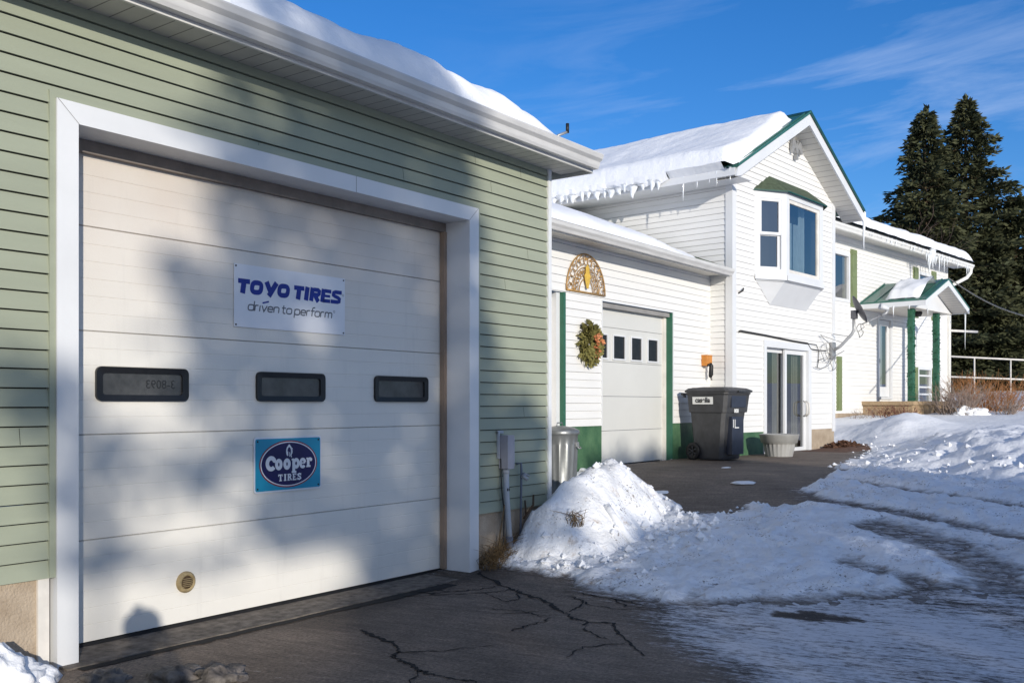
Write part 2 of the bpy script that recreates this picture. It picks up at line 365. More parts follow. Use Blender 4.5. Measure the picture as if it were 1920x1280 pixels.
def grid(name, xs, ys, zf, mats, keep=None, parent=None):
    mb = MB(); idx = {}
    V = [[(x, y, zf(x, y)) for x in xs] for y in ys]; nx = len(xs)
    mb.v = [p for r in V for p in r]
    for j in range(len(ys) - 1):
        for i in range(nx - 1):
            q = (j * nx + i, j * nx + i + 1, (j + 1) * nx + i + 1, (j + 1) * nx + i)
            if keep and not keep([mb.v[k] for k in q]): continue
            mb.f.append(q); mb.m.append(0); mb.sm.append(True)
    o = mb.build(name, mats, parent)
    bm = bmesh.new(); bm.from_mesh(o.data); bmesh.ops.delete(bm, geom=[v for v in bm.verts if not v.link_faces], context='VERTS'); bm.to_mesh(o.data); bm.free()
    return o
def frange(a, b, st): n = int(round((b - a) / st)); return [a + (b - a) * k / n for k in range(n + 1)]
def big_ground(x, y):
    d = math.hypot(x - 10, y)
    h = gz(x, y) - .3 + .35 * ss((x - 20) / 20) + .25 * ss((x - 40) / 40)
    return h + .3 * fbm(x * .03, y * .03) * ss((d - 25) / 40)
gx = [-500, -250, -120, -60, -30] + frange(-20, 60, 2) + [75, 100, 150, 250, 500]
gy = [-500, -250, -120, -60] + frange(-40, 40, 2) + [55, 80, 120, 250, 500]
structure(grid('ground', gx, gy, big_ground, M['snow']))

# driveway: asphalt sheet; where it is glazed with packed snow and ice is a pattern of the surface
SNOWLINE = [(6.31, -.03), (6.49, -.06), (6.43, -.57), (6.40, -.92), (6.2, -1.1), (5.91, -1.88), (5.54, -2.01), (5.11, -2.58), (4.68, -3.15), (4.0, -4.2), (3.0, -6)]
BARE = [(11.2, 1.72), (14.9, 1.72), (15.6, 1.3), (18.6, 1.0), (18.4, .35), (16.2, -.2), (13.6, -.75), (12.5, -1.0), (12.1, -1.48), (11.3, -1.35), (10.62, -1.51), (10.04, -1.39), (9.9, -1.62), (9.45, -1.76), (9.25, -1.62), (9.14, -1.5), (9.3, -1.2), (8.82, -1.25), (8.75, -.79), (8.95, -.24), (9.5, .35), (10.3, 1.0), (10.8, 1.72)]
FRONT = [(-4, .3), (6.31, .3), (6.31, -.03), (6.49, -.06), (6.45, -.57), (6.40, -.92), (6.12, -1.3), (5.91, -1.88), (5.54, -2.01), (5.11, -2.58), (4.6, -3.2), (3.6, -4.7), (2.4, -7), (-4, -9)]
def pdist(P, x, y):
    ins = False; best = 1e9; n = len(P)
    for k in range(n):
        ax, ay = P[k]; bx, by = P[(k + 1) % n]; dx, dy = bx - ax, by - ay
        t = max(0, min(1, ((x - ax) * dx + (y - ay) * dy) / (dx * dx + dy * dy + 1e-12)))
        best = min(best, math.hypot(ax + dx * t - x, ay + dy * t - y))
        if (ay > y) != (by > y) and x < (bx - ax) * (y - ay) / (by - ay) + ax: ins = not ins
    return best if ins else -best
THICK = [(6.33, -.5), (6.36, -1.03), (6.12, -1.46), (6.01, -1.9), (6.36, -2.39), (6.52, -2.71), (6.8, -2.99), (7.3, -3.3), (7.2, -4.2), (7.4, -5.4), (9.4, -5.6), (10.4, -4.2), (11.3, -2.9), (12.7, -1.4), (12.2, -.9), (8.5, .6), (6.5, .3)]
def bare(x, y): return max(pdist(BARE, x, y), pdist(FRONT, x, y))
def track(x, y, P, wd):
    b = 1e9
    for (ax, ay), (bx, by) in zip(P[:-1], P[1:]):
        dx, dy = bx - ax, by - ay; t = max(0, min(1, ((x - ax) * dx + (y - ay) * dy) / (dx * dx + dy * dy)))
        b = min(b, math.hypot(ax + dx * t - x, ay + dy * t - y))
    return math.exp(-(b / wd) ** 2)
TR1 = [(9.7, -1.6), (9.35, -2.5), (8.9, -3.4), (8.0, -5)]; TR2 = [(10.75, -1.7), (10.3, -2.5), (9.95, -3.3), (9.2, -4.8)]
TR3 = [(8.75, -2.6), (8.35, -3.25), (7.75, -3.7), (6.6, -4.6)]; TR4 = [(7.6, -2.7), (7.3, -3.3), (6.7, -4.0)]
def icy(x, y):
    """1 = snowy, 0 = bare; the band of scraped, streaky ice between the fresh snow and the bare asphalt"""
    # distance past the line where the loose snow ends, towards the viewer
    a = (6.18, -1.73); b = (7.6, -4.1)
    d = ((x - a[0]) * (b[1] - a[1]) - (y - a[1]) * (b[0] - a[0])) / math.hypot(b[0] - a[0], b[1] - a[1])  # + on the far (+x) side
    return d
def thick(x, y):
    """thickness of the loose snow lying on the asphalt"""
    b = bare(x, y)
    n1 = fbm(x * 3.2, y * 3.2, 5); n2 = fbm(x * 9, y * 9, 8)
    far = icy(x, y)
    t = .055 * ss((-b + .06 + .10 * n1 + .03 * n2) / .22)
    t *= 1 - .97 * ss((far + .42 + .45 * n1 + .2 * n2) / .95)
    tr = max(track(x, y, TR1, .16), track(x, y, TR2, .14), 1.0 * track(x, y, TR3, .32), .85 * track(x, y, TR4, .18))
    t *= max(0, 1 - tr * (.90 + .3 * n2 + .2 * n1))
    t *= 1 - .8 * ss((.25 - abs(math.hypot((x - 7.0) * .9, y + 2.1) - .3)) / .5) * (n2 > .12)
    t += (.016 * n1 + .016 * n2 + .05 * abs(fbm(x * 2.4, y * 3.0, 9)) + .016 * fbm(x * 15, y * 15, 3)) * ss(t / .04)
    tk = pdist(THICK, x, y); m_ = ss((tk + .10 + .16 * n1 + .05 * n2) / .26)
    t *= m_ + (1 - m_) * .55 * ss((n1 + .6 * n2 + .42) / .5)
    if x < 6.6 and y > -.02: t = 0
    return t
xs = frange(3.4, 13.6, .034); ys = frange(-6.2, 1.66, .034)
o = grid('snow_cover', xs, ys, lambda x, y: gz(x, y) + thick(x, y) - .006 if footdist(x, y) < .5 else gz(x, y) - .05, M['snow_track'],
         keep=lambda q: max(p[2] - gz(p[0], p[1]) for p in q) > -.004)
at = o.data.attributes.new('thin', 'FLOAT', 'POINT')
for i, v in enumerate(o.data.vertices): at.data[i].value = v.co.z - gz(v.co.x, v.co.y)
t = M['snow_track'].node_tree; n = t.nodes; l = t.links; p = n['Principled BSDF']; src = p.inputs['Base Color'].links[0].from_socket
tcn = n.new('ShaderNodeTexCoord'); m0 = n.new('ShaderNodeMapping'); m0.inputs['Rotation'].default_value = (0, 0, rad(81)); m1 = n.new('ShaderNodeMapping'); m1.inputs['Scale'].default_value = (1, 3, 1)
l.new(tcn.outputs['Object'], m0.inputs[0]); l.new(m0.outputs[0], m1.inputs[0])
q = n.new('ShaderNodeTexNoise'); q.inputs['Scale'].default_value = 7; q.inputs['Detail'].default_value = 12; q.inputs['Roughness'].default_value = .8; l.new(m1.outputs[0], q.inputs['Vector'])
aa = n.new('ShaderNodeAttribute'); aa.attribute_name = 'thin'
ma = n.new('ShaderNodeMath'); ma.operation = 'MULTIPLY_ADD'; ma.inputs[1].default_value = .085; l.new(q.outputs[0], ma.inputs[0]); l.new(aa.outputs['Fac'], ma.inputs[2])
mr = n.new('ShaderNodeMapRange'); mr.inputs['From Min'].default_value = .043; mr.inputs['From Max'].default_value = .072; l.new(ma.outputs[0], mr.inputs['Value'])
mm = n.new('ShaderNodeMix'); mm.data_type = 'RGBA'; l.new(mr.outputs[0], mm.inputs[0]); mm.inputs[6].default_value = (.15, .13, .115, 1); l.new(src, mm.inputs[7]); l.new(mm.outputs[2], p.inputs['Base Color'])
stuff(o, 'trampled patchy snow lying over the driveway between garage and house', 'snow')
# driveway mesh with an attribute that says how icy each spot is
xs2 = [-12, -8, -5, -3, -1, 0] + frange(.5, 14, .07) + [14.5, 15, 16, 17, 18, 19, 20]
ys2 = [-16, -13, -11, -9.5, -8.5] + frange(-7.7, 1.66, .07)
drv = grid('driveway', xs2, ys2, lambda x, y: gz(x, y), None)
me = drv.data; at = me.attributes.new('icy', 'FLOAT', 'POINT'); at2 = me.attributes.new('wet', 'FLOAT', 'POINT')
for i, v in enumerate(me.vertices):
    x, y = v.co.x, v.co.y; b = bare(x, y)
    at.data[i].value = max(-.6, min(.8, -b * 2.6 + .15)) if b < .35 else -.6
    at.data[i].value *= 1 - .45 * min(1, max(track(x, y, TR1, .2), track(x, y, TR2, .18), track(x, y, TR3, .42), track(x, y, TR4, .25)))
    if ((x - 6.25) * .98 - (y + 2.9) * -.17) ** 2 / .006 + ((y + 2.9)) ** 2 / .05 < 1.6: at.data[i].value = -.5; at2.data[i].value = 1
    elif x < 6.6: at2.data[i].value = max(0, min(1, .75 * ss((y + .55 + .25 * fbm(x * 2, y * 2)) / .5) * ss((x - 3.4) / 1.5)))
dm = bpy.data.materials.new('asphalt'); dm.use_nodes = True
t = dm.node_tree; n = t.nodes; l = t.links; p = n['Principled BSDF']
def nd(tp, **kw):
    q = n.new(tp)
    for k, v in kw.items(): q.inputs[k.replace('_', ' ')].default_value = v
    return q
ob = n.new('ShaderNodeTexCoord'); big = nd('ShaderNodeTexNoise', Scale=1.1, Detail=8, Roughness=.65); fine = nd('ShaderNodeTexNoise', Scale=48, Detail=6, Roughness=.75)
vor = nd('ShaderNodeTexVoronoi', Scale=120)
for q in (big, fine, vor): l.new(ob.outputs['Object'], q.inputs['Vector'])
r1 = n.new('ShaderNodeValToRGB'); r1.color_ramp.elements[0].position = .3; r1.color_ramp.elements[0].color = (.105, .082, .065, 1); r1.color_ramp.elements[1].position = .72; r1.color_ramp.elements[1].color = (.225, .180, .145, 1)
l.new(big.outputs[0], r1.inputs[0])
r2 = n.new('ShaderNodeValToRGB'); r2.color_ramp.elements[0].position = .3; r2.color_ramp.elements[0].color = (.3, .3, .3, 1); r2.color_ramp.elements[1].position = .75; r2.color_ramp.elements[1].color = (1.75, 1.7, 1.62, 1)
l.new(fine.outputs[0], r2.inputs[0])
mu = n.new('ShaderNodeMix'); mu.data_type = 'RGBA'; mu.blend_type = 'MULTIPLY'; mu.inputs[0].default_value = 1
l.new(r1.outputs[0], mu.inputs[6]); l.new(r2.outputs[0], mu.inputs[7])
mp = n.new('ShaderNodeMapping'); mp0 = n.new('ShaderNodeMapping'); mp0.inputs['Rotation'].default_value = (0, 0, rad(81)); l.new(ob.outputs['Object'], mp0.inputs[0]); mp.inputs['Scale'].default_value = (1.3, 6.5, 1)
l.new(mp0.outputs[0], mp.inputs[0])
stk = nd('ShaderNodeTexNoise', Scale=2.6, Detail=15, Roughness=.86, Distortion=.25); l.new(mp.outputs[0], stk.inputs['Vector'])
ai = n.new('ShaderNodeAttribute'); ai.attribute_name = 'icy'
def mth(op, a, b=None):
    q = n.new('ShaderNodeMath'); q.operation = op
    for k, v in enumerate((a, b)):
        if v is None: continue
        if isinstance(v, (int, float)): q.inputs[k].default_value = v
        else: l.new(v, q.inputs[k])
    return q.outputs[0]
gr = nd('ShaderNodeTexNoise', Scale=30, Detail=8, Roughness=.75); pt = nd('ShaderNodeTexNoise', Scale=1.0, Detail=5, Roughness=.6)
l.new(mp0.outputs[0], pt.inputs['Vector']); mpg = n.new('ShaderNodeMapping'); mpg.inputs['Scale'].default_value = (.6, 1.5, 1); l.new(mp0.outputs[0], mpg.inputs[0]); l.new(mpg.outputs[0], gr.inputs['Vector'])
def cen(o_, k): return mth('MULTIPLY', mth('SUBTRACT', o_, .5), k)
val = mth('ADD', mth('ADD', mth('MULTIPLY', ai.outputs['Fac'], .80), cen(stk.outputs[0], 4.2)), mth('ADD', cen(gr.outputs[0], 2.4), cen(pt.outputs[0], 1.3)))
a2 = n.new('ShaderNodeMapRange'); a2.inputs['From Min'].default_value = .12; a2.inputs['From Max'].default_value = .72; l.new(val, a2.inputs['Value'])
mi_ = n.new('ShaderNodeMix'); mi_.data_type = 'RGBA'; l.new(a2.outputs[0], mi_.inputs[0])
wet = n.new('ShaderNodeMapRange'); wet.inputs['From Min'].default_value = -.2; wet.inputs['From Max'].default_value = .35; wet.inputs['To Min'].default_value = 1; wet.inputs['To Max'].default_value = .48; l.new(ai.outputs['Fac'], wet.inputs['Value'])
mw = n.new('ShaderNodeMix'); mw.data_type = 'RGBA'; mw.blend_type = 'MULTIPLY'; mw.inputs[0].default_value = 1; aw = n.new('ShaderNodeAttribute'); aw.attribute_name = 'wet'
stz = n.new('ShaderNodeMapRange'); stz.inputs['From Min'].default_value = .42; stz.inputs['From Max'].default_value = .60; stz.inputs['To Min'].default_value = .72; stz.inputs['To Max'].default_value = 1.35; l.new(stk.outputs[0], stz.inputs['Value'])
l.new(mu.outputs[2], mw.inputs[6]); l.new(mth('MULTIPLY', mth('MULTIPLY', wet.outputs[0], stz.outputs[0]), mth('SUBTRACT', 1.0, mth('MULTIPLY', aw.outputs['Fac'], .72))), mw.inputs[7]); l.new(mw.outputs[2], mi_.inputs[6]); mi_.inputs[7].default_value = (.68, .68, .70, 1)
l.new(mi_.outputs[2], p.inputs['Base Color']); p.inputs['Roughness'].default_value = .7; p.inputs['Specular IOR Level'].default_value = .35
bh = n.new('ShaderNodeMath'); bh.operation = 'MULTIPLY_ADD'; bh.inputs[1].default_value = .4; l.new(a2.outputs[0], bh.inputs[0]); l.new(vor.outputs[0], bh.inputs[2])
bn = n.new('ShaderNodeBump'); bn.inputs['Strength'].default_value = .5; bn.inputs['Distance'].default_value = .012; l.new(bh.outputs[0], bn.inputs['Height']); l.new(bn.outputs[0], p.inputs['Normal'])
me.materials.append(dm); structure(drv)
# cracks
CR = [([(6.25, -.08), (6.17, -.19), (5.98, -.5), (5.88, -.71), (5.79, -.9), (5.74, -1.05), (5.66, -1.2), (5.55, -1.34), (5.44, -1.48), (5.34, -1.61), (5.33, -1.72), (5.36, -1.82)], .016),
      ([(4.28, -.70), (4.24, -.81), (4.19, -.97), (4.15, -1.12), (4.03, -1.26), (3.93, -1.31), (3.9, -1.42), (3.87, -1.52), (3.81, -1.62), (3.79, -1.73), (3.82, -1.88), (3.82, -1.99), (3.7, -2.3)], .015),
      ([(5.45, -1.48), (5.63, -1.44), (5.8, -1.4), (5.93, -1.23), (5.86, -1.11)], .008), ([(5.25, -.99), (5.34, -1.19), (5.28, -1.39), (5.38, -1.47)], .006),
      ([(4.84, -1.48), (5.01, -1.47), (5.16, -1.5), (5.28, -1.47)], .008), ([(5.33, -1.72), (5.15, -1.81), (5.03, -1.98), (5.0, -2.11)], .007),
      ([(5.36, -1.82), (5.39, -1.88), (5.19, -2.02), (5.0, -2.22), (4.79, -2.44)], .011), ([(5.49, -.19), (5.59, -.37), (5.75, -.5), (5.93, -.54)], .009),
      ([(6.05, -1.1), (6.01, -1.43), (5.99, -1.66), (5.94, -1.94)], .010), ([(5.92, -1.22), (5.76, -1.49), (5.76, -1.71), (5.87, -1.9)], .007), ([(5.9, -.74), (5.66, -.94), (5.52, -.93), (5.67, -.61)], .006)]
CR += [([(5.88, -.71), (5.7, -.62), (5.4, -.35), (5.2, -.2)], .010), ([(5.55, -.37), (5.42, -.30), (5.38, -.12)], .014), ([(5.54, -1.36), (5.30, -1.25), (5.10, -1.02)], .006), ([(4.03, -1.26), (4.2, -1.45), (4.5, -1.62)], .006), ([(5.0, -2.22), (4.75, -2.05), (4.5, -2.1)], .006), ([(6.0, -1.5), (5.86, -1.72), (5.9, -1.9)], .009), ([(3.82, -1.62), (3.55, -1.75), (3.3, -1.95)], .007)]
mb = MB()
for P, wd in CR:
    Q = []
    for (ax, ay), (bx, by) in zip(P[:-1], P[1:]):
        for k in range(6):
            t_ = k / 6; Q.append((ax + (bx - ax) * t_ + random.uniform(-.018, .018), ay + (by - ay) * t_ + random.uniform(-.018, .018)))
    Q.append(P[-1]); prev = None
    for k, (x, y) in enumerate(Q):
        x2, y2 = Q[min(k + 1, len(Q) - 1)]; x1, y1 = Q[max(k - 1, 0)]; d = math.hypot(x2 - x1, y2 - y1) + 1e-6
        nx_, ny_ = -(y2 - y1) / d, (x2 - x1) / d; ww = wd * random.uniform(.3, 1.5) * (1 - .7 * (k / len(Q)) ** 3)
        cur = [(x - nx_ * ww, y - ny_ * ww, gz(x, y) + .004), (x + nx_ * ww, y + ny_ * ww, gz(x, y) + .004)]
        if prev: mb.poly([prev[0], cur[0], cur[1], prev[1]])
        prev = cur
Q = frange(2.75, 6.3, .06); prev = None       # ragged open joint between asphalt and concrete threshold
for x in Q:
    a_ = -.15 - .02 * fbm(x * 3, 1); ww = .035 + .05 * abs(fbm(x * 5, 4)) + .05 * ss((x - 4.4) / 1.2)
    cur = [(x, a_ - ww, .004), (x, a_ + .03, .004)]
    if prev: mb.poly([prev[0], cur[0], cur[1], prev[1]])
    prev = cur
structure(mb.build('driveway_cracks', mat('crack_dirt', (.012, .011, .010), .95)))

# ------------------------------------------------------------------ green garage
G = thing('green_garage', 'sage green vinyl sided garage with one tall white overhead door', 'garage', (0, 0, 0))
ops = [(2.655, 6.355, -1, 3.10)]
mb = MB(); siding(mb, wallT(0), .49, 3.62, .1016, lambda z: (-3.0, 7.38), ops, .014, .0075)
mb.poly([(7.40, .0, .49), (7.40, 9, .49), (7.40, 9, 5.9), (7.40, 4.5, 5.2), (7.40, 0, 3.7)], 0)
mb.poly([(-3, .02, 3.6), (-3, 9, 5.9), (-3, 9, 0), (-3, .02, 0)], 0)
mb.poly([(-3, 9, 0), (-3, 9, 5.9), (7.4, 9, 5.9), (7.4, 9, 0)], 0)
seam = [(4.05, 2.9 + .1016 * 2), (6.52, 3.30), (7.06, 2.79), (6.72, 2.49), (6.95, 3.44), (5.42, 3.19), (6.30, 3.49), (2.5, 1.3), (7.0, 1.37)]
for x, z in seam:
    k = math.floor((z - .49) / .1016); zz = .49 + k * .1016
    mb.poly([(x, -.0145, zz + .004), (x + .003, -.0145, zz + .004), (x + .003, -.003, zz + .09), (x, -.003, zz + .09)], 1)
mb.build('wall', [M['green'], M['sheath']], G)
mb = MB(); mb.box(7.375, 7.425, -.024, .02, .47, 3.60); mb.box(7.40, 7.43, -.02, .09, .47, 3.60); mb.build('corner_trim', M['trim'], G)
for q in ((-3, 2.60, .012, .3), (6.38, 7.385, .012, .3), (7.1, 7.387, .305, 9)): mb = MB(); mb.box(*q, -.5, .49); mb.build('foundation', M['concrete'], G)
mb = MB(); mb.box(2.60, 2.66, -.006, .2, -.1, .49); mb.build('foundation_edge_board', M['trim_old'], G)
mb = MB()
mb.box(2.69, 2.81, -.032, .33, -.02, 3.06); mb.box(6.20, 6.322, -.032, .33, 0, 3.06)
mb.box(2.81, 6.20, -.032, .33, 2.945, 3.06)
mb.box(4.90, 4.9035, -.0335, -.031, 2.945, 3.06, 1)
for s, x in ((1, 2.81), (-1, 6.20)):
    mb.poly([(x, -.0335, 2.945), (x + .005 * s, -.0335, 2.945), (x - s * .115, -.0335, 3.06), (x - s * .12, -.0335, 3.06)], 1)
fr = mb.build('door_frame', [M['trim'], mat('joint_grey', (.25, .25, .25), .7)], G)
mb = MB(); mb.box(2.655, 2.688, -.02, .0, .49, 3.098); mb.box(6.324, 6.355, -.02, .0, .49, 3.098); mb.box(2.688, 6.324, -.02, .0, 3.062, 3.098); mb.build('channel_trim', M['green'], fr)
mb = MB(); mb.box(2.811, 6.199, .225, .262, 2.87, 2.944); mb.box(2.811, 2.835, .225, .262, .03, 2.87); mb.build('weather_strip', mat('dark_weather_strip', (.19, .16, .14), .6, .2, 8), fr)
mb = MB(); mb.box(6.165, 6.199, .215, .262, .03, 2.87); mb.build('side_stop', mat('brown_stop', (.26, .19, .14), .6, .25, 6, stretch=(1, 1, .3)), fr)
mb = MB(); mb.box(2.70, 6.31, -.115, .45, -.2, .010); mb.build('threshold', M['slab'], G)
# garage door: five sections, each with six embossed ribs
gd = MB()
ZD = [.03, .625, 1.240, 1.846, 2.455, 3.05]
for k in range(5):
    a, b = ZD[k] + .0014, ZD[k + 1] - .0014; nb = 6
    for q in range(nb):
        z0 = a + (b - a) * q / nb; z1 = a + (b - a) * (q + 1) / nb; g = .0028
        gd.poly([(2.78, .27, z0 + g), (6.23, .27, z0 + g), (6.23, .27, z1 - g), (2.78, .27, z1 - g)])
        if q: gd.poly([(2.78, .2722, z0), (6.23, .2722, z0), (6.23, .27, z0 + g), (2.78, .27, z0 + g)])
        else: gd.poly([(2.78, .282, z0 - .001), (6.23, .282, z0 - .001), (6.23, .27, z0 + g), (2.78, .27, z0 + g)])
        if q < nb - 1: gd.poly([(2.78, .27, z1 - g), (6.23, .27, z1 - g), (6.23, .2722, z1), (2.78, .2722, z1)])
        else: gd.poly([(2.78, .27, z1 - g), (6.23, .27, z1 - g), (6.23, .282, z1 + .001), (2.78, .282, z1 + .001)])
    gd.box(2.78, 6.23, .292, .34, a - .003, b + .003, 1)
dmat = M['door']   # weathering: beige bloom towards the top of the door, grime streaks near the bottom
t = dmat.node_tree; n = t.nodes; l = t.links; p = n['Principled BSDF']
tcn = n.new('ShaderNodeTexCoord'); s_ = n.new('ShaderNodeSeparateXYZ'); l.new(tcn.outputs['Object'], s_.inputs[0])
q1 = n.new('ShaderNodeTexNoise'); q1.inputs['Scale'].default_value = 1.3; q1.inputs['Detail'].default_value = 8; l.new(tcn.outputs['Object'], q1.inputs['Vector'])
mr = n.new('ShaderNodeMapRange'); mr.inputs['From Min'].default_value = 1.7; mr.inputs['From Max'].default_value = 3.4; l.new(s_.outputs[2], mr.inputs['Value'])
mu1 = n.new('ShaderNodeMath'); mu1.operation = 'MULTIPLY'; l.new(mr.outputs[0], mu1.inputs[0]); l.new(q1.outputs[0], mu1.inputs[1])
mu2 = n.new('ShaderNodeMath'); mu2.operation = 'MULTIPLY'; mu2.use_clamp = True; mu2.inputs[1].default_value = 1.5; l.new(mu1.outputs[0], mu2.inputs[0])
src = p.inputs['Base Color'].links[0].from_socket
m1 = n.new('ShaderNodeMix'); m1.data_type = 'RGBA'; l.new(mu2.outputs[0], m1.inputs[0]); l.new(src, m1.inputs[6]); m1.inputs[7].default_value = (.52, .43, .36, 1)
mpp = n.new('ShaderNodeMapping'); mpp.inputs['Scale'].default_value = (5, 1, .55); l.new(tcn.outputs['Object'], mpp.inputs[0])
q2 = n.new('ShaderNodeTexNoise'); q2.inputs['Scale'].default_value = 2.5; q2.inputs['Detail'].default_value = 9; q2.inputs['Roughness'].default_value = .7; l.new(mpp.outputs[0], q2.inputs['Vector'])
rr = n.new('ShaderNodeValToRGB'); rr.color_ramp.elements[0].position = .55; rr.color_ramp.elements[1].position = .9; rr.color_ramp.elements[1].color = (.3, .3, .3, 1); l.new(q2.outputs[0], rr.inputs[0])
m2 = n.new('ShaderNodeMix'); m2.data_type = 'RGBA'; l.new(rr.outputs[0], m2.inputs[0]); l.new(m1.outputs[2], m2.inputs[6]); m2.inputs[7].default_value = (.38, .36, .34, 1)
l.new(m2.outputs[2], p.inputs['Base Color'])
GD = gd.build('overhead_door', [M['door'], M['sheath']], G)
mb = MB(); mb.box(2.815, 6.195, .262, .30, .011, .029); mb.build('rubber_seal', M['rubber'], GD)
def door_window(cx, cz, w_, h_):
    o = rrect(w_, h_, .035); i_ = rrect(w_ - .085, h_ - .075, .018); mb = MB(); n_ = len(o)
    y0, y1 = .250, .272
    for k in range(n_):
        a, b = o[k], o[(k + 1) % n_]; c, d = i_[(k + 1) % n_], i_[k]
        mb.poly([(cx + a[0], y0, cz + a[1]), (cx + b[0], y0, cz + b[1]), (cx + c[0], y0 + .006, cz + c[1]), (cx + d[0], y0 + .006, cz + d[1])])
        mb.poly([(cx + a[0], y1, cz + a[1]), (cx + b[0], y1, cz + b[1]), (cx + b[0], y0, cz + b[1]), (cx + a[0], y0, cz + a[1])])
        mb.poly([(cx + d[0], y0 + .006, cz + d[1]), (cx + c[0], y0 + .006, cz + c[1]), (cx + c[0], .268, cz + c[1]), (cx + d[0], .268, cz + d[1])])
    mb.poly([(cx + p_[0], .267, cz + p_[1]) for p_ in i_], 1)
    return mb.build('window', [M['frame_black'], M['glass_dusty']], GD)
door_window(3.391, 1.539, .625, .205); door_window(4.555, 1.539, .622, .204); door_window(5.695, 1.539, .622, .204)
tx = text('reflected_digits', '3-8093', .075, mat('faint_digits', (.018, .018, .018), .3), GD, (3.51, .2662, 1.538), (rad(90), 0, 0), -1.0, ext=.0003)  # reflection painted as dark mirror-written digits on the pane
# round exhaust port
mb = MB(); mb.lathe([(.068, 0), (.068, .012), (.058, .026), (.046, .03), (.044, .018), (.0, .018)], n=28, mi=0)
mb.lathe([(.0405, .0185), (.0405, .024), (.0, .027)], n=20, mi=1)
for k in range(5): mb.box(-.036, .036, -.026 + k * .012, -.022 + k * .012, .024, .031, 0)
mb.build('exhaust_port', [M['port'], M['brown']], GD, (3.69, .27, .285), (rad(90), 0, 0))
# eave, soffit, gutter, roof
mb = MB(); mb.box(-3.5, 7.64, -.31, .0, 3.598, 3.612); mb.build('soffit', M['soffit'], G)
mb = MB(); mb.box(-3.5, 7.645, -.332, -.312, 3.575, 3.74); mb.box(7.646, 7.66, -.33, .2, 3.57, 3.76); mb.build('fascia', M['gutter'], G)
PR = [(-.334, 3.60), (-.39, 3.60), (-.402, 3.622), (-.412, 3.66), (-.44, 3.685), (-.452, 3.72), (-.447, 3.732), (-.437, 3.725), (-.334, 3.725)]
mb = MB(); mb.prism(PR, -3.5, 7.655, lambda t_, p_: (t_, p_[0], p_[1])); mb.build('gutter', M['gutter'], G)
mb = MB(); mb.poly([(-3.5, -.34, 3.74), (7.66, -.34, 3.74), (7.66, 4.5, 5.30), (-3.5, 4.5, 5.30)]); mb.poly([(-3.5, 4.5, 5.30), (7.66, 4.5, 5.30), (7.66, 9.4, 3.74), (-3.5, 9.4, 3.74)])
mb.poly([(-3.5, -.33, 3.61), (-3.5, 4.5, 5.2), (7.66, 4.5, 5.2), (7.66, -.33, 3.61)]); mb.build('roof', M['shingle'], G)
mb = MB(); mb.tube([(7.60, .10, 3.86), (7.60, .02, 3.97), (7.70, -.02, 4.02)], .014, 6); mb.tube([(7.70, -.02, 4.01), (7.70, -.02, 4.10)], .017, 6, 1)
tag(mb.build('roof_bracket', [M['steel'], M['black']]), 'small dark metal bracket sticking up past the end of the garage roof snow', 'bracket')
# snow on the garage roof
def garage_snow_h(x): return (.25 + .06 * math.exp(-((x - 5.35) / .5) ** 2) + .03 * fbm(x * 1.1, 3) + .022 * fbm(x * 4, 8)) * ss((7.42 - x) / 1.0) ** .8
mb = MB(); X = frange(-3.2, 7.42, .06); D = [0, .02, .05, .09, .14, .2, .28, .4, .6, .9, 1.4, 2.0, 3, 4.8]
V = []
for x in X:
    h = garage_snow_h(x); row = []
    for d in D:
        th_ = h * (1 - math.exp(-(d + .004) / .10)) + .03 * fbm(x * 2, d * 3, 1) * ss(d / .3)
        row.append((x, -.385 + .03 * fbm(x * 3, 0, 4) + d - .06 * (1 - math.exp(-d / .05)) * 0, 3.735 + .32 * max(0, d - .04) + max(.0, th_)))
    V.append(row)
mb.v = [p_ for r_ in V for p_ in r_]; nd_ = len(D)
for i in range(len(X) - 1):
    for j in range(nd_ - 1): mb.f.append((i * nd_ + j, (i + 1) * nd_ + j, (i + 1) * nd_ + j + 1, i * nd_ + j + 1)); mb.m.append(0); mb.sm.append(True)
tag(mb.build('roof_snow', M['snow_soft']), 'thick rounded slab of snow along the eave of the green garage roof', 'snow')

# ------------------------------------------------------------------ signs on the garage door
def stroke(mb, pts, wd, y, closed=False, mi=0):
    """flat pen stroke with mitred joints in the x-z plane, facing -y"""
    n_ = len(pts); Lp = []; Rp = []
    for k in range(n_):
        p0 = Vector(pts[(k - 1) % n_] if closed or k > 0 else pts[k]); p1 = Vector(pts[k]); p2 = Vector(pts[(k + 1) % n_] if closed or k < n_ - 1 else pts[k])
        d1 = (p1 - p0).normalized() if (p1 - p0).length > 1e-9 else (p2 - p1).normalized(); d2 = (p2 - p1).normalized() if (p2 - p1).length > 1e-9 else d1
        t_ = (d1 + d2); t_ = t_.normalized() if t_.length > 1e-6 else d1; nn = Vector((-t_.y, t_.x)); sc = 1 / max(.45, nn.dot(Vector((-d1.y, d1.x))))
        Lp.append(p1 + nn * wd / 2 * sc); Rp.append(p1 - nn * wd / 2 * sc)
    for k in range(n_ if closed else n_ - 1):
        q = (k + 1) % n_
        mb.poly([(Rp[k].x, y, Rp[k].y), (Rp[q].x, y, Rp[q].y), (Lp[q].x, y, Lp[q].y), (Lp[k].x, y, Lp[k].y)], mi)
T1 = thing('tire_sign', 'white rectangular tire sign with heavy blue capitals and a grey slogan', 'sign', (4.565, .266, 2.150))
mb = MB(); mb.box(-.505, .505, -.004, 0, -.212, .212); pan = mb.build('panel', M['sign_white'], T1)
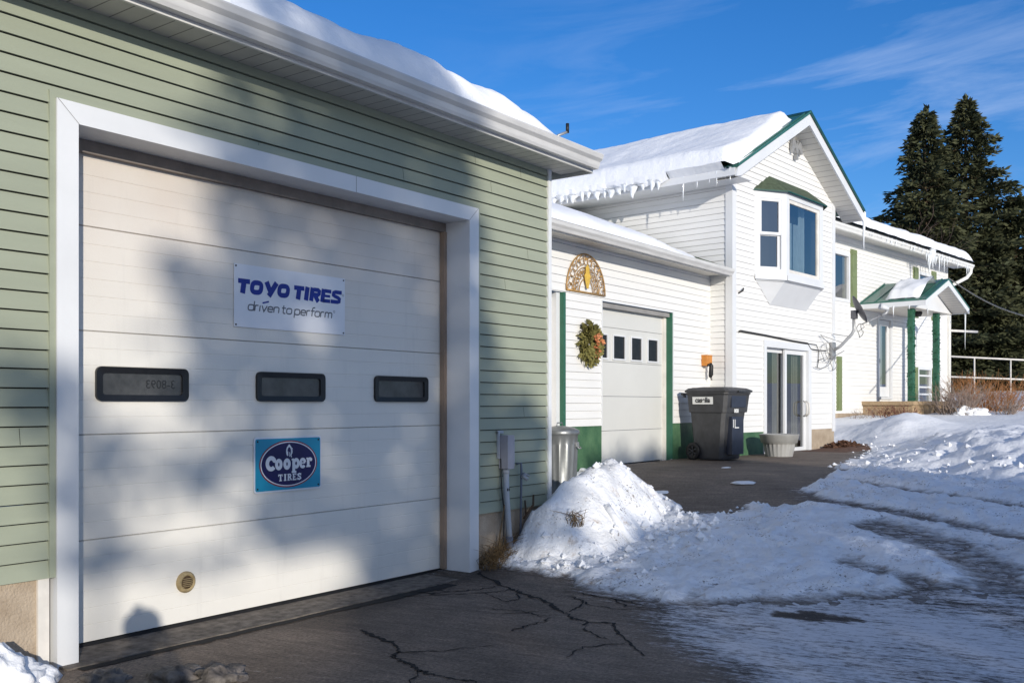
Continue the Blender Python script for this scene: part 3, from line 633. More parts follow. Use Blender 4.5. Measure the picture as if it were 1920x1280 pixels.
for x in (-.49, .49):
    for z in (-.197, .197): mb = MB(); mb.lathe([(.006, 0), (.006, .003), (0, .0035)], (x, z, 0), 10); mb.build('screw', M['ink'], pan, (0, -.004, 0), (rad(90), 0, 0))
# capitals: cell height 1, sheared
sh = .16; H_ = .0985; mb = MB(); LAY = [0]
def glyph(x0, wd, strokes, zb=.016):
    for pts, th_, closed in strokes:
        LAY[0] += 1
        P = [((x0 + (a * wd + sh * (b - .5)) * H_), zb + b * H_) for a, b in pts]
        stroke(mb, P, th_ * H_, -.0046 - .0004 * (LAY[0] % 3), closed)
def sup(cx, cz, rx, rz, n_=28, e=2.9):
    P = []
    for k in range(n_):
        a = 2 * math.pi * k / n_; c, s = math.cos(a), math.sin(a)
        P.append((cx + rx * abs(c) ** (2 / e) * (1 if c > 0 else -1), cz + rz * abs(s) ** (2 / e) * (1 if s > 0 else -1)))
    return P
wO = 1.02
OO = [(sup(.5, .5, .335, .335), .35, True)]
TT = [([(0, .84), (1, .84)], .33, False), ([(.5, .72), (.5, 0)], .42, False)]
YY = [([(.13, 1), (.56, .25)], .40, False), ([(.93, 1), (.44, 0)], .40, False)]
II = [([(.5, 1), (.5, 0)], .42, False)]
RR = [([(.19, 1), (.19, 0)], .40, False), ([(.3, .86), (.72, .86), (.84, .78), (.84, .60), (.72, .50), (.3, .50)], .31, False), ([(.50, .42), (.86, 0)], .38, False)]
EE = [([(.19, 1), (.19, 0)], .40, False), ([(.3, .875), (1, .865)], .28, False), ([(.3, .5), (.94, .5)], .20, False), ([(.3, .125), (1, .135)], .28, False)]
SS = [([(1.0, .875), (.36, .875), (.19, .80), (.19, .64), (.34, .565), (.7, .465), (.84, .38), (.84, .20), (.68, .14), (.0, .14)], .29, False)]
x = -.478
for ch, wd in ((TT, 1.0), (OO, 1.17), (YY, 1.12), (OO, 1.17), (None, .24), (TT, .96), (II, .48), (RR, 1.06), (EE, .96), (SS, 1.02)):
    if ch: glyph(x, wd, ch)
    x += (wd + .045) * H_
mb.build('lettering', M['sign_blue'], pan)
# slogan in thin rounded strokes
mb = MB(); LAY[0] = 0
def thin(x0, strokes, s_=.070, zb=-.095, th_=.0088):
    for pts, closed in strokes:
        LAY[0] += 1; stroke(mb, [(x0 + (a + .09 * b) * s_, zb + b * .041) for a, b in pts], th_, -.0046 - .0004 * (LAY[0] % 4), closed)
bowl = sup(.33, .5, .33, .47, 20, 3.2)
G_ = {'d': ([(bowl, True), ([(.66, 1.62), (.66, 0)], False)], .80), 'r': ([([(0, 1), (0, 0)], False), ([(0, .78), (.12, .95), (.40, .97)], False)], .60),
      'i': ([([(0, 1), (0, 0)], False)], .22), 'v': ([([(0, 1), (.30, .02), (.62, 1)], False)], .74), 'e': ([([(.62, .1), (.3, .03), (.06, .16), (0, .5), (.06, .84), (.33, .97), (.60, .84), (.64, .5), (.05, .5)], False)], .80),
      'n': ([([(0, 1), (0, 0)], False), ([(0, .8), (.14, .95), (.45, .97), (.6, .8), (.6, 0)], False)], .80), 't': ([([(.12, 1.4), (.12, .2), (.22, .04), (.42, .04)], False), ([(-.08, .95), (.42, .95)], False)], .56),
      'o': ([(bowl, True)], .80), 'p': ([(bowl, True), ([(0, 1), (0, -.55)], False)], .80), 'f': ([([(.45, 1.58), (.25, 1.55), (.12, 1.38), (.12, 0)], False), ([(-.08, .95), (.42, .95)], False)], .52),
      'm': ([([(0, 1), (0, 0)], False), ([(0, .8), (.14, .96), (.36, .96), (.47, .8), (.47, 0)], False), ([(.47, .8), (.6, .96), (.82, .96), (.94, .8), (.94, 0)], False)], 1.1), ' ': ([], .24)}
x = -.392
for ch in 'driven to perform':
    st, ad = G_[ch]; thin(x, st); x += ad * .070
mb.build('slogan', M['sign_grey'], pan)
mb = MB(); stroke(mb, [(-.268, -.036), (-.213, -.022)], .011, -.0048); mb.build('accent_mark', M['sign_blue'], pan)
for x, z in ((.486, .085), (.395, -.045)):
    mb = MB(); stroke(mb, [(x + .008 * math.cos(a * .7), z + .008 * math.sin(a * .7)) for a in range(9)], .003, -.0046, True); mb.build('trademark_ring', M['sign_grey'], pan)
T2 = thing('tire_sign', 'turquoise metal tire sign with a navy oval ringed in red, below the windows', 'sign', (4.5285, .266, .9975))
def plate(mb, w_, h_, r_, y0, y1, mi=0):
    P = rrect(w_, h_, r_); mb.poly([(a, y0, b) for a, b in P][::1], mi); n_ = len(P)
    for k in range(n_): a, b = P[k], P[(k + 1) % n_]; mb.poly([(a[0], y1, a[1]), (b[0], y1, b[1]), (b[0], y0, b[1]), (a[0], y0, a[1])], mi)
mb = MB(); plate(mb, .611, .386, .022, -.005, 0); pan = mb.build('panel', M['sign_silver'], T2)
mb = MB(); plate(mb, .588, .362, .016, -.0062, -.005); mb.build('turquoise_field', M['sign_cyan'], pan)
def ell(mb, a, b, y, n_=64): mb.poly([(a * math.cos(2 * math.pi * k / n_), y, b * math.sin(2 * math.pi * k / n_)) for k in range(n_)])
for nm, a, b, y, m_ in (('red_ring', .262, .166, -.0070, 'sign_red'), ('white_ring', .252, .157, -.0076, 'sign_silver'), ('navy_oval', .244, .150, -.0082, 'sign_navy')):
    mb = MB(); ell(mb, a, b, y); mb.build(nm, M[m_], pan)
mb = MB(); LAY[0] = 0
def fat(pts, th_, closed=False):
    LAY[0] += 1; stroke(mb, pts, th_, -.0088 - .0004 * (LAY[0] % 4), closed)
def arc(cx, cz, rx, rz, a0, a1, n_=20): return [(cx + rx * math.cos(rad(a0 + (a1 - a0) * k / n_)), cz + rz * math.sin(rad(a0 + (a1 - a0) * k / n_))) for k in range(n_ + 1)]
def blob(cx, cz, r_, n_=14):
    LAY[0] += 1; mb.poly([(cx + r_ * math.cos(2 * math.pi * k / n_), -.0088 - .0004 * (LAY[0] % 4), cz + r_ * math.sin(2 * math.pi * k / n_)) for k in range(n_)])
# soft, fat serif word
fat(arc(-.160, .008, .034, .038, 40, 318, 26), .030); blob(-.134, .030, .016); fat([(-.129, .044), (-.129, .012)], .010)
for cx in (-.093, -.020): fat(arc(cx, -.001, .020, .027, 0, 345, 23), .026, True)
fat([(.041, .028), (.041, -.060)], .026); fat([(.022, -.060), (.064, -.060)], .014); fat([(.022, .029), (.045, .029)], .012); fat(arc(.064, 0, .019, .026, -150, 150, 22), .024)
fat(arc(.124, -.001, .021, .027, -40, -350, 24), .022); fat([(.110, .000), (.146, .000)], .010)
fat([(.176, .030), (.176, -.026)], .024); fat([(.158, -.026), (.198, -.026)], .013); fat([(.158, .030), (.178, .030)], .012); fat(arc(.191, .010, .014, .020, 160, 60, 8), .016); blob(.201, .022, .013)
# smaller slab-serif word
zb, h2 = -.118, .047
def bar(x0, z0, x1, z1, th_): fat([(x0, zb + z0 * h2), (x1, zb + z1 * h2)], th_)
xx = -.098
bar(xx, .92, xx + .040, .92, .008); bar(xx + .020, 1, xx + .020, 0, .013); bar(xx + .008, .06, xx + .032, .06, .007); bar(xx + .003, 1, xx + .003, .68, .006); bar(xx + .037, 1, xx + .037, .68, .006)
xx = -.048; bar(xx + .011, 1, xx + .011, 0, .013); bar(xx, .94, xx + .022, .94, .007); bar(xx, .06, xx + .022, .06, .007)
xx = -.016; bar(xx + .009, 1, xx + .009, 0, .012); bar(xx, .06, xx + .020, .06, .007); bar(xx, .94, xx + .012, .94, .007); fat([(xx + .012, zb + .93 * h2), (xx + .027, zb + .90 * h2), (xx + .031, zb + .74 * h2), (xx + .027, zb + .56 * h2), (xx + .012, zb + .52 * h2)], .009); bar(xx + .021, .5, xx + .036, .02, .011)
xx = .030; bar(xx + .009, 1, xx + .009, 0, .012); bar(xx, .93, xx + .034, .93, .008); bar(xx, .07, xx + .034, .07, .008); bar(xx + .012, .5, xx + .026, .5, .008); bar(xx + .032, 1, xx + .032, .72, .006); bar(xx + .032, .28, xx + .032, 0, .006)
xx = .074; fat([(xx + .032, zb + .80 * h2), (xx + .019, zb + .93 * h2), (xx + .006, zb + .80 * h2), (xx + .010, zb + .60 * h2), (xx + .028, zb + .42 * h2), (xx + .032, zb + .22 * h2), (xx + .018, zb + .07 * h2), (xx + .003, zb + .2 * h2)], .011); bar(xx + .033, 1, xx + .033, .66, .005); bar(xx + .002, .36, xx + .002, 0, .005)
mb.build('lettering', M['sign_silver'], pan)
mb = MB(); LAY[0] = 0      # small helmet-like emblem above the word
fat(arc(.0, .088, .022, .036, -55, 235, 22), .012); blob(0, .127, .010); fat([(-.013, .056), (-.013, .088)], .006); fat([(.004, .05), (.004, .082)], .005); fat([(.012, .062), (.022, .046)], .008)
for k in range(5): fat([(.020, .074 + k * .008), (.031, .078 + k * .008)], .004)
mb.build('emblem', M['sign_silver'], pan)
for x in (-.275, .275):
    for z in (-.163, .163): mb = MB(); mb.lathe([(.007, 0), (.006, .003), (0, .0035)], (x, z, 0), 10); mb.build('screw', M['black'], pan, (0, -.0062, 0), (rad(90), 0, 0))

# ------------------------------------------------------------------ utility box, conduit and tap on the green wall
B = thing('utility_box', 'grey electrical box with a white conduit running down the green siding to the ground', 'utility box', (6.665, 0, .95))
B.scale = (.68, .80, 1)
mb = MB(); mb.box(-.055, .085, -.135, -.016, -.09, .20); mb.build('box', M['utility'], B)
mb = MB(); plate(mb, .105, .27, .02, -.012, 0); lid = mb.build('cover', M['pvc'], B, (.09, -.075, .055), (0, 0, rad(90)))
mb = MB(); mb.box(-.10, -.075, -.04, -.014, .0, .23); mb.box(-.10, .02, -.03, -.014, .215, .24); mb.build('bracket', M['pvc'], B)
mb = MB(); mb.tube([(.0, -.075, -.09), (.005, -.076, -.30), (.045, -.085, -.62), (.055, -.088, -.70)], .034, 14); mb.tube([(-.0, -.075, -.10), (0, -.075, -.13)], .04, 14); c_ = mb.build('conduit', M['pvc'], B)
mb = MB(); mb.tube([(.055, -.088, -.68), (.06, -.09, -.90)], .040, 14); mb.build('conduit_sleeve', M['pvc_dark'], c_)
for x, z in ((-.012, -.27), (.014, -.27), (.03, -.5)): mb = MB(); mb.box(x - .004, x + .004, -.114, -.10, z - .012, z + .012); mb.build('clamp_screw', M['black'], c_)
mb = MB(); mb.tube([(-.055, -.04, .0), (-.055, -.05, -.25), (-.01, -.05, -.42), (.0, -.05, -.52), (-.06, -.08, -.72), (-.10, -.06, -.98)], .008, 6); mb.build('cable', M['wire'], B)
W_ = thing('outdoor_tap', 'small chrome outdoor tap on a thin green pipe beside the conduit', 'tap', (6.90, -.02, .78))
mb = MB(); mb.tube([(-.03, 0, .11), (.0, -.03, .115), (.0, -.035, .05), (.0, -.02, -.70)], .011, 7); mb.build('pipe', M['pvc_dark'], W_)
mb = MB(); mb.tube([(-.01, -.05, .01), (.02, -.09, -.03)], .02, 8); mb.tube([(.0, -.05, .02), (.035, -.06, -.01)], .016, 8); mb.tube([(.02, -.04, .03), (.05, -.09, .0)], .010, 6); mb.build('spout', M['steel'], W_)

# ------------------------------------------------------------------ attached white garage
A = thing('attached_garage', 'low white vinyl sided attached garage with green trim between green garage and house', 'garage', (0, 1.7, 0))
ops = [(11.175, 13.255, -1, 2.815), (9.0, 10.25, -1, 2.845)]
mb = MB(); siding(mb, wallT(0), 1.13, 3.60, .1016, lambda z: (7.4, 14.62), ops, .012, .0042, double=True)
mb.build('wall', [M['white_siding'], M['sheath_grey']], A)
for q in ((10.30, 11.17), (13.26, 14.7), (7.42, 8.99)): mb = MB(); mb.box(*q, -.004, .2, -.2, 1.13); mb.build('painted_foundation', M['green_paint'], A)
mb = MB(); mb.box(13.255, 13.275, -.016, .0, 1.13, 2.83); mb.box(11.157, 11.175, -.016, 0, 1.13, 2.83); mb.box(11.175, 13.255, -.016, 0, 2.815, 2.835); mb.build('white_edging', M['trim'], A)
mb = MB(); mb.box(13.225, 13.254, -.008, .16, .3, 2.814); mb.build('green_jamb', M['green_trim'], A); mb = MB()
mb.box(10.20, 10.249, -.03, .22, .3, 2.844); mb.build('green_jamb', M['green_trim'], A)
mb = MB(); mb.box(11.19, 13.225, .03, .16, 2.745, 2.813); mb.build('header', mat('grey_header', (.27, .26, .25), .6, .15, 6), A)
mb = MB(); mb.box(13.16, 13.224, .085, .16, .4, 2.745); mb.build('door_stop', M['trim_old'], A)
D2 = MB(); zz = [.575, 1.06, 1.55, 2.04, 2.36, 2.80]
zz = [.575, 1.05, 1.53, 2.01, 2.49, 2.80]
for k in range(5): D2.box(11.191, 13.159, .12, .17, zz[k] + .003, zz[k + 1] - .003)
AD = D2.build('overhead_door', M['door2'], A)
for xa, xb in ((11.193, 11.53), (11.66, 12.02), (12.17, 12.51), (12.67, 13.01)):
    mb = MB(); za, zb_ = 2.04, 2.40; e_ = .022
    mb.box(xa, xa + e_, .102, .119, za, zb_); mb.box(xb - e_, xb, .102, .119, za, zb_); mb.box(xa + e_, xb - e_, .102, .119, za, za + e_); mb.box(xa + e_, xb - e_, .102, .119, zb_ - e_, zb_)
    mb.poly([(xa + e_, .1165, za + e_), (xb - e_, .1165, za + e_), (xb - e_, .1165, zb_ - e_), (xa + e_, .1165, zb_ - e_)], 1)
    mb.build('window', [M['trim'], M['glass_dark']], AD)
mb = MB(); mb.box(9.0, 10.12, .10, .16, .35, 2.78); SD = mb.build('side_door', M['trim_old'], A)
mb = MB(); mb.box(10.12, 10.199, .03, .2, .35, 2.844); mb.build('door_casing', M['trim'], SD)
mb = MB(); mb.box(7.43, 14.45, -.40, .0, 3.505, 3.52); mb.build('soffit', M['soffit_plain'], A)
mb = MB(); mb.prism([(-.41, 3.47), (-.46, 3.47), (-.475, 3.50), (-.50, 3.53), (-.505, 3.575), (-.41, 3.575)], 7.43, 14.44, lambda t_, p_: (t_, p_[0], p_[1])); mb.box(7.43, 14.44, -.41, -.40, 3.46, 3.56); mb.build('gutter', M['gutter'], A)
mb = MB(); mb.poly([(7.42, -.45, 3.585), (14.50, -.45, 3.585), (14.9, 4.5, 5.55), (7.42, 4.5, 5.55)]); mb.poly([(7.42, -.40, 3.53), (7.42, 4.5, 5.5), (14.9, 4.5, 5.5), (14.5, -.40, 3.53)]); mb.build('roof', M['shingle'], A)
mb = MB(); X = frange(7.45, 14.40, .10); D = [0, .03, .08, .16, .3, .5, .8, 1.2, 1.8, 2.6, 3.6, 4.6]; V = []
for x in X:
    h = (.13 + .03 * fbm(x, 2)) * ss((13.35 - x) / 1.5) + .02
    for d in D:
        e_ = ss((14.55 + .075 * d - x) / .25)
        keep_ = ss((13.3 + d * 2.0 - x) / .5)
        V.append((x + .0 * d, -.43 + d, 3.56 + .40 * d + (h * (1 - math.exp(-(d + .01) / .09)) + .02 * fbm(x * 2, d * 2, 3) * ss(d / .3)) * keep_ * e_ + (.03 if keep_ > .02 else -.02)))
nd_ = len(D); mb.v = V
for i in range(len(X) - 1):
    for j in range(nd_ - 1): mb.f.append((i * nd_ + j, (i + 1) * nd_ + j, (i + 1) * nd_ + j + 1, i * nd_ + j + 1)); mb.m.append(0); mb.sm.append(True)
tag(mb.build('roof_snow', M['snow_soft'], None, (0, 1.7, 0)), 'sloping blanket of snow on the low attached garage roof beside the house wall', 'snow')

# ------------------------------------------------------------------ ornaments on the attached garage wall
Wt = thing('wreath', 'round evergreen wreath with copper coloured bows hanging on white siding', 'wreath', (10.80, 1.655, 2.215))
Wt.scale = (.74, .9, .74)
mb = MB()
for k in range(1500):
    a = random.uniform(0, 2 * math.pi); r_ = random.gauss(.20, .075); r_ = max(.05, min(.36, r_)); y = random.uniform(-.07, .02) * (1 - abs(r_ - .225) / .2)
    p_ = Vector((r_ * math.cos(a), y, r_ * 1.06 * math.sin(a))); tdir = Vector((math.cos(a + .7), random.uniform(-.6, .1), math.sin(a + .7)))
    mb.spray(p_, random.uniform(.05, .11), 0, dirv=tdir)
mb.build('greenery', M['needle_wreath'], Wt)
mb = MB()
for k in range(70):
    a = random.uniform(-1.2, 1.1); r_ = random.uniform(.08, .27); p_ = Vector((r_ * math.cos(a), random.uniform(-.10, -.05), r_ * math.sin(a)))
    mb.spray(p_, random.uniform(.05, .09), 0, dirv=(random.gauss(0, 1), -.3, random.gauss(0, 1)))
mb.build('bows', M['bow'], Wt)
Fn = thing('wall_fan', 'half round openwork metal wall ornament with a gold bird under the white eave', 'ornament', (10.745, 1.672, 2.885))
mb = MB(); rw, rh = .475, .505
def A_(f_, a0, a1, n_=26): return [(rw * f_ * math.cos(rad(a0 + (a1 - a0) * k / n_)), 0, rh * f_ * math.sin(rad(a0 + (a1 - a0) * k / n_))) for k in range(n_ + 1)]
mb.tube(A_(1, 0, 180), .010, 6); mb.tube([(-rw, 0, 0), (rw, 0, 0)], .013, 6); mb.tube(A_(.66, 0, 180), .007, 5); mb.tube(A_(.36, 0, 180), .007, 5)
for k in range(13):
    a = rad(7 + 166 * k / 12); c, s = math.cos(a), math.sin(a)
    for r0 in (.83, .52):
        cx, cz = rw * r0 * c, rh * r0 * s; q = .075 if r0 > .6 else .05
        mb.tube([(cx + q * math.cos(b * .9 + a) * (1 - b * .07), 0, cz + q * math.sin(b * .9 + a) * (1 - b * .07)) for b in range(9)], .0055, 5)
        mb.spray((cx, -.004, cz), .06, 0, dirv=(c, 0, s))
mb.build('scrollwork', M['brass'], Fn)
mb = MB(); mb.poly([(-.02, -.02, .05), (.02, -.02, .05), (.06, -.02, .16), (.08, -.02, .23), (.045, -.02, .25), (.045, -.02, .33), (.0, -.02, .37), (-.045, -.02, .33), (-.045, -.02, .25), (-.08, -.02, .22), (-.06, -.02, .16)])
mb.poly([(x, -.016, z) for x, _, z in mb.v][::-1]); mb.build('bird', M['gold'], Fn)
Ob = thing('phone_box', 'orange wooden box with a black handset hanging under it on the white wall corner', 'box', (14.36, 1.69, 2.11))
Ob.scale = (.72, .72, .72)
mb = MB(); mb.box(-.14, .14, -.13, 0, -.10, .13); mb.box(-.15, .15, -.14, 0, .13, .145); mb.build('case', M['orange'], Ob)
mb = MB(); mb.tube([(-.0, -.15, -.04), (.03, -.16, -.10), (.03, -.15, -.30), (.02, -.13, -.36)], [.03, .05, .055, .03], 8); mb.tube([(-.12, -.14, -.09), (.0, -.15, -.07)], .03, 6); mb.build('handset', M['black'], Ob)
mb = MB(); mb.tube([(.08, -.13, -.1), (.10, -.14, -.3), (.06, -.16, -.42), (.0, -.15, -.36)], .008, 5); mb.build('cord', M['wire'], Ob)

# ------------------------------------------------------------------ house: gabled front
HA = rad(-4.272)
H = thing('house', 'white vinyl sided house with a green metal gable roof, bay window and long side wing', 'house', (14.57, 1.306, 0), HA)
PIT = .534; AX = 2.09; AZ = 6.546; GW = 4.13
def roofz(x): return AZ - PIT * abs(x - AX)
def gx(z):
    if z < 5.02: return (0.02, GW)
    d = (AZ - .20 - z) / PIT; return (max(.02, AX - d), min(GW, AX + d))
ops = [(1.10, 3.03, -1, 2.515), (.80, 3.40, 3.50, 5.03)]
mb = MB(); siding(mb, wallT(0), .955, 6.40, .0965, gx, ops, .012, .0042, double=True)
siding(mb, sideT(0, -1), .955, 5.10, .0965, lambda z: (.02, 9), [], .012, .0042, double=True)
mb.poly([(GW, 0, 0), (GW, 9, 0), (GW, 9, 5.3), (GW, 0, 5.3)], 0); mb.poly([(0, 9, 0), (0, 9, 5.3), (AX, 9, 6.4), (GW, 9, 5.3), (GW, 9, 0)], 0)
mb.build('wall', [M['white_siding'], M['sheath_grey']], H)
mb = MB(); mb.box(-.022, .115, -.024, -.002, .93, 5.02); mb.box(-.022, -.002, -.002, .10, .93, 5.02); mb.build('corner_trim', M['trim'], H); mb = MB(); mb.box(GW - .11, GW + .02, -.024, -.002, .90, 5.35); mb.box(GW + .002, GW + .02, -.002, .1, .9, 5.3); mb.build('corner_trim', M['trim'], H)
mb = MB(); mb.box(0.004, 1.10, -.006, .2, -.2, .955); mb.build('painted_foundation', M['green_paint'], H)
mb = MB(); mb.box(3.035, GW + .0, -.006, .2, -.2, .955); mb.build('foundation', M['concrete'], H); mb = MB(); mb.box(GW - .2, GW - .003, .201, 8.9, -.2, 1.2); mb.build('foundation', M['concrete'], H)
mb = MB()
for sx_ in (-1, 1):
    xe = -.575 if sx_ < 0 else 4.62
    mb.prism([(AX, AZ), (xe, roofz(xe)), (xe, roofz(xe) - .05), (AX, AZ - .05)], -.41, 9.2, lambda t_, p_: (p_[0], t_, p_[1]), 0)
mb.prism([(AX - .13, roofz(AX - .13) + .012), (AX, AZ + .014), (AX + .13, roofz(AX + .13) + .012), (AX + .13, roofz(AX + .13) + .002), (AX, AZ + .002), (AX - .13, roofz(AX - .13) + .002)], -.425, 9.2, lambda t_, p_: (p_[0], t_, p_[1]), 1)
for k in range(12):
    y = -.38 + k * .75
    for sx_ in (-1, 1):
        xe = -.57 if sx_ < 0 else 4.61
        mb.prism([(AX + sx_ * .14, roofz(AX + .14) + .001), (xe, roofz(xe) + .001), (xe, roofz(xe) + .022), (AX + sx_ * .14, roofz(AX + .14) + .022)], y, y + .03, lambda t_, p_: (p_[0], t_, p_[1]), 0)
# dark edge along the right rake
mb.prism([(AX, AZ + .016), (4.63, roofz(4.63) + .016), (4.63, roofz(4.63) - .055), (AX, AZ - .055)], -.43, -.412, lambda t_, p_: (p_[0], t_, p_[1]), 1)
mb.prism([(AX, AZ + .006), (-.58, roofz(-.58) + .006), (-.58, roofz(-.58) - .03), (AX, AZ - .03)], -.43, -.412, lambda t_, p_: (p_[0], t_, p_[1]), 0)
HR = mb.build('roof', [M['green_roof'], M['green_roof_dark']], H)
mb = MB()
mb.prism([(AX, AZ - .052), (-.56, roofz(-.56) - .052), (-.60, roofz(-.56) - .20), (-.45, roofz(-.45) - .225), (AX, AZ - .24)], -.405, -.375, lambda t_, p_: (p_[0], t_, p_[1]))
mb.prism([(AX, AZ - .056), (4.60, roofz(4.60) - .056), (4.60, roofz(4.60) - .225), (AX, AZ - .24)], -.405, -.375, lambda t_, p_: (p_[0], t_, p_[1]))
mb.box(-.60, -.575, -.37, 9.2, 4.955, roofz(-.575) - .052); mb.build('rake_board', M['trim'], HR)
mb = MB()
mb.poly([(AX, -.376, AZ - .215), (4.60, -.376, roofz(4.60) - .215), (4.60, 0, roofz(4.60) - .215), (AX, 0, AZ - .215)])
mb.poly([(AX, -.376, AZ - .215), (-.56, -.376, roofz(-.56) - .215), (-.56, 0, roofz(-.56) - .215), (AX, 0, AZ - .215)])
mb.build('rake_soffit', M['soffit_plain'], HR)
mb = MB(); mb.box(-.574, -.03, -.37, 9.2, 4.955, 4.965); mb.build('eave_soffit', M['trim'], HR)
# bay window
BY = MB(); p_ = .32; BL, BR_, FL, FR_ = .785, 3.40, 1.33, 2.86; zb, zt = 3.545, 4.99
BW = bpy.data.objects.new('bay_window', None); COL.objects.link(BW); BW.parent = H
mb = MB(); mb.poly([(BL, -.005, 5.02), (FL, -p_, 5.02), (FR_, -p_, 5.02), (BR_, -.005, 5.02)]); mb.poly([(BL, -.005, 3.50), (FL, -p_, 3.50), (FR_, -p_, 3.50), (BR_, -.005, 3.50)][::-1])
def panelframe(mb, a, b, z0, z1, wl, wr, wb, wt, dep=.06, out=0.0, mi=0):
    """frame of four boards on a vertical plane from a to b (x, y)"""
    a = Vector(a); b = Vector(b); u = (b - a); Ln = u.length; u.normalize(); nn = Vector((u.y, -u.x))
    def P(s, o_, z): q = a + u * s + nn * o_; return (q.x, q.y, z)
    for s0, s1, q0, q1 in ((0, wl, z0, z1), (Ln - wr, Ln, z0, z1), (wl, Ln - wr, z0, z0 + wb), (wl, Ln - wr, z1 - wt, z1)):
        pr = [(s0, out), (s1, out), (s1, out - dep), (s0, out - dep)]
        mb.prism(pr, q0, q1, lambda t_, pp: P(pp[0], pp[1], t_), mi)
    return P, Ln
P1, L1 = panelframe(mb, (BL, -.005), (FL, -p_), 3.60, 5.02, .10, .10, .10, .13, .05)
P2, L2 = panelframe(mb, (FL, -p_), (FR_, -p_), 3.60, 5.02, .11, .14, .06, .10, .05)
panelframe(mb, (FR_, -p_), (BR_, -.005), 3.60, 5.02, .10, .10, .10, .13, .05)
mb.build('frame', M['trim'], BW)
mb = MB()
panelframe(mb, (BL, -.005), (FL, -p_), 3.52, 3.60, .0, .0, .08, .0, .05, .025); panelframe(mb, (FL, -p_), (FR_, -p_), 3.52, 3.60, .0, .0, .08, .0, .05, .025); panelframe(mb, (FR_, -p_), (BR_, -.005), 3.52, 3.60, 0, 0, .08, 0, .05, .025)
mb.build('sill', M['trim'], BW)
def sash(P, s0, s1, z0, z1, bw, out, name, parent, m_, gl=True):
    mb = MB()
    for a0, a1, q0, q1 in ((s0, s0 + bw, z0, z1), (s1 - bw, s1, z0, z1), (s0 + bw, s1 - bw, z0, z0 + bw), (s0 + bw, s1 - bw, z1 - bw, z1)):
        mb.prism([(a0, out), (a1, out), (a1, out - .035), (a0, out - .035)], q0, q1, lambda t_, pp: P(pp[0], pp[1], t_))
    o = mb.build(name, m_, parent)
    return o
def pane(P, s0, s1, z0, z1, out, parent, m_=None):
    mb = MB(); mb.poly([P(s0, out, z0), P(s1, out, z0), P(s1, out, z1), P(s0, out, z1)]); return mb.build('pane', m_ or M['glass'], parent)
sash(P1, .10, L1 - .10, 4.28, 4.89, .045, -.010, 'upper_sash', BW, M['trim']); sash(P1, .10, L1 - .10, 3.70, 4.31, .045, -.048, 'lower_sash', BW, M['trim'])
pane(P1, .14, L1 - .14, 4.32, 4.85, -.03, BW); pane(P1, .14, L1 - .14, 3.74, 4.27, -.065, BW)
sash(P2, .11, L2 - .14, 3.66, 4.92, .06, -.020, 'picture_sash', BW, M['trim_old']); pane(P2, .16, L2 - .19, 3.71, 4.87, -.04, BW)
mb = MB()
def fold(x0, x1, z0, z1, y, n_=18):
    for k in range(n_):
        a, b = x0 + (x1 - x0) * k / n_, x0 + (x1 - x0) * (k + 1) / n_
        mb.poly([(a, y + .03 * math.sin(k * 1.4), z0), (b, y + .03 * math.sin((k + 1) * 1.4), z0), (b, y + .03 * math.sin((k + 1) * 1.4), z1), (a, y + .03 * math.sin(k * 1.4), z1)], 0, True)
fold(1.52, 1.98, 3.62, 4.60, -.10); fold(2.16, 2.30, 3.62, 4.62, -.06, 8); fold(2.42, 2.62, 3.62, 4.98, -.04, 8); mb.build('curtain', M['curtain'], BW)
mb = MB(); mb.box(.80, 3.39, .012, 1.5, 3.505, 5.015); bm_ = mb.build('room', M['dark_room'], BW)
mb = MB(); zr0, zr1 = 5.025, 5.345
e0, e1, e2, e3 = (BL - .05, -.0, zr0), (FL - .05, -p_ - .06, zr0), (FR_ + .05, -p_ - .06, zr0), (BR_ + .05, -.0, zr0); r0, r1 = (FL - .0, -.0, zr1), (FR_ + .03, -.0, zr1)
mb.poly([e0, e1, r0]); mb.poly([e1, e2, r1, r0]); mb.poly([e2, e3, r1])
for a, b in ((e0, e1), (e1, e2), (e2, e3)): mb.poly([a, b, (b[0], b[1], b[2] - .025), (a[0], a[1], a[2] - .025)][::-1], 1)
mb.build('bay_roof', [M['shingle'], M['green_roof_dark']], BW)
mb = MB(); b0, b1 = (1.34, -.012, 3.13), (2.84, -.012, 3.13)
mb.poly([(BL + .02, -.012, 3.52), (FL, -p_ + .02, 3.52), b0][::-1]); mb.poly([(FL, -p_ + .02, 3.52), (FR_, -p_ + .02, 3.52), b1, b0][::-1]); mb.poly([(FR_, -p_ + .02, 3.52), (BR_ - .02, -.012, 3.52), b1][::-1])
mb.build('skirt', M['trim'], BW)
# sliding glass door
SL = bpy.data.objects.new('sliding_door', None); COL.objects.link(SL); SL.parent = H
mb = MB(); mb.box(1.10, 1.20, -.03, .12, .47, 2.515); mb.box(2.90, 3.03, -.03, .12, .47, 2.515); mb.box(1.20, 2.90, -.03, .12, 2.40, 2.515); mb.box(1.20, 2.90, -.05, .12, .40, .56); mb.build('frame', M['trim'], SL)
PS = lambda s, o_, z: (s, -o_, z)
sash(PS, 1.26, 2.12, .56, 2.40, .075, -.085, 'fixed_panel', SL, M['trim']); sash(PS, 2.02, 2.90, .56, 2.40, .085, -.03, 'moving_panel', SL, M['trim'])
pane(PS, 1.33, 2.05, .63, 2.33, -.105, SL, M['glass_door']); pane(PS, 2.10, 2.82, .64, 2.32, -.05, SL, M['glass_door'])
mb = MB(); mb.box(1.20, 2.90, .135, 2.4, .50, 2.44); mb.build('room', M['dark_room'], SL)
mb = MB()
for x in (1.72, 1.78, 1.84, 1.90, 2.50, 2.57, 2.64, 2.71): mb.box(x, x + .045, .125, .132, .60, 2.36)
mb.build('blinds', M['blind'], SL)
mb = MB()
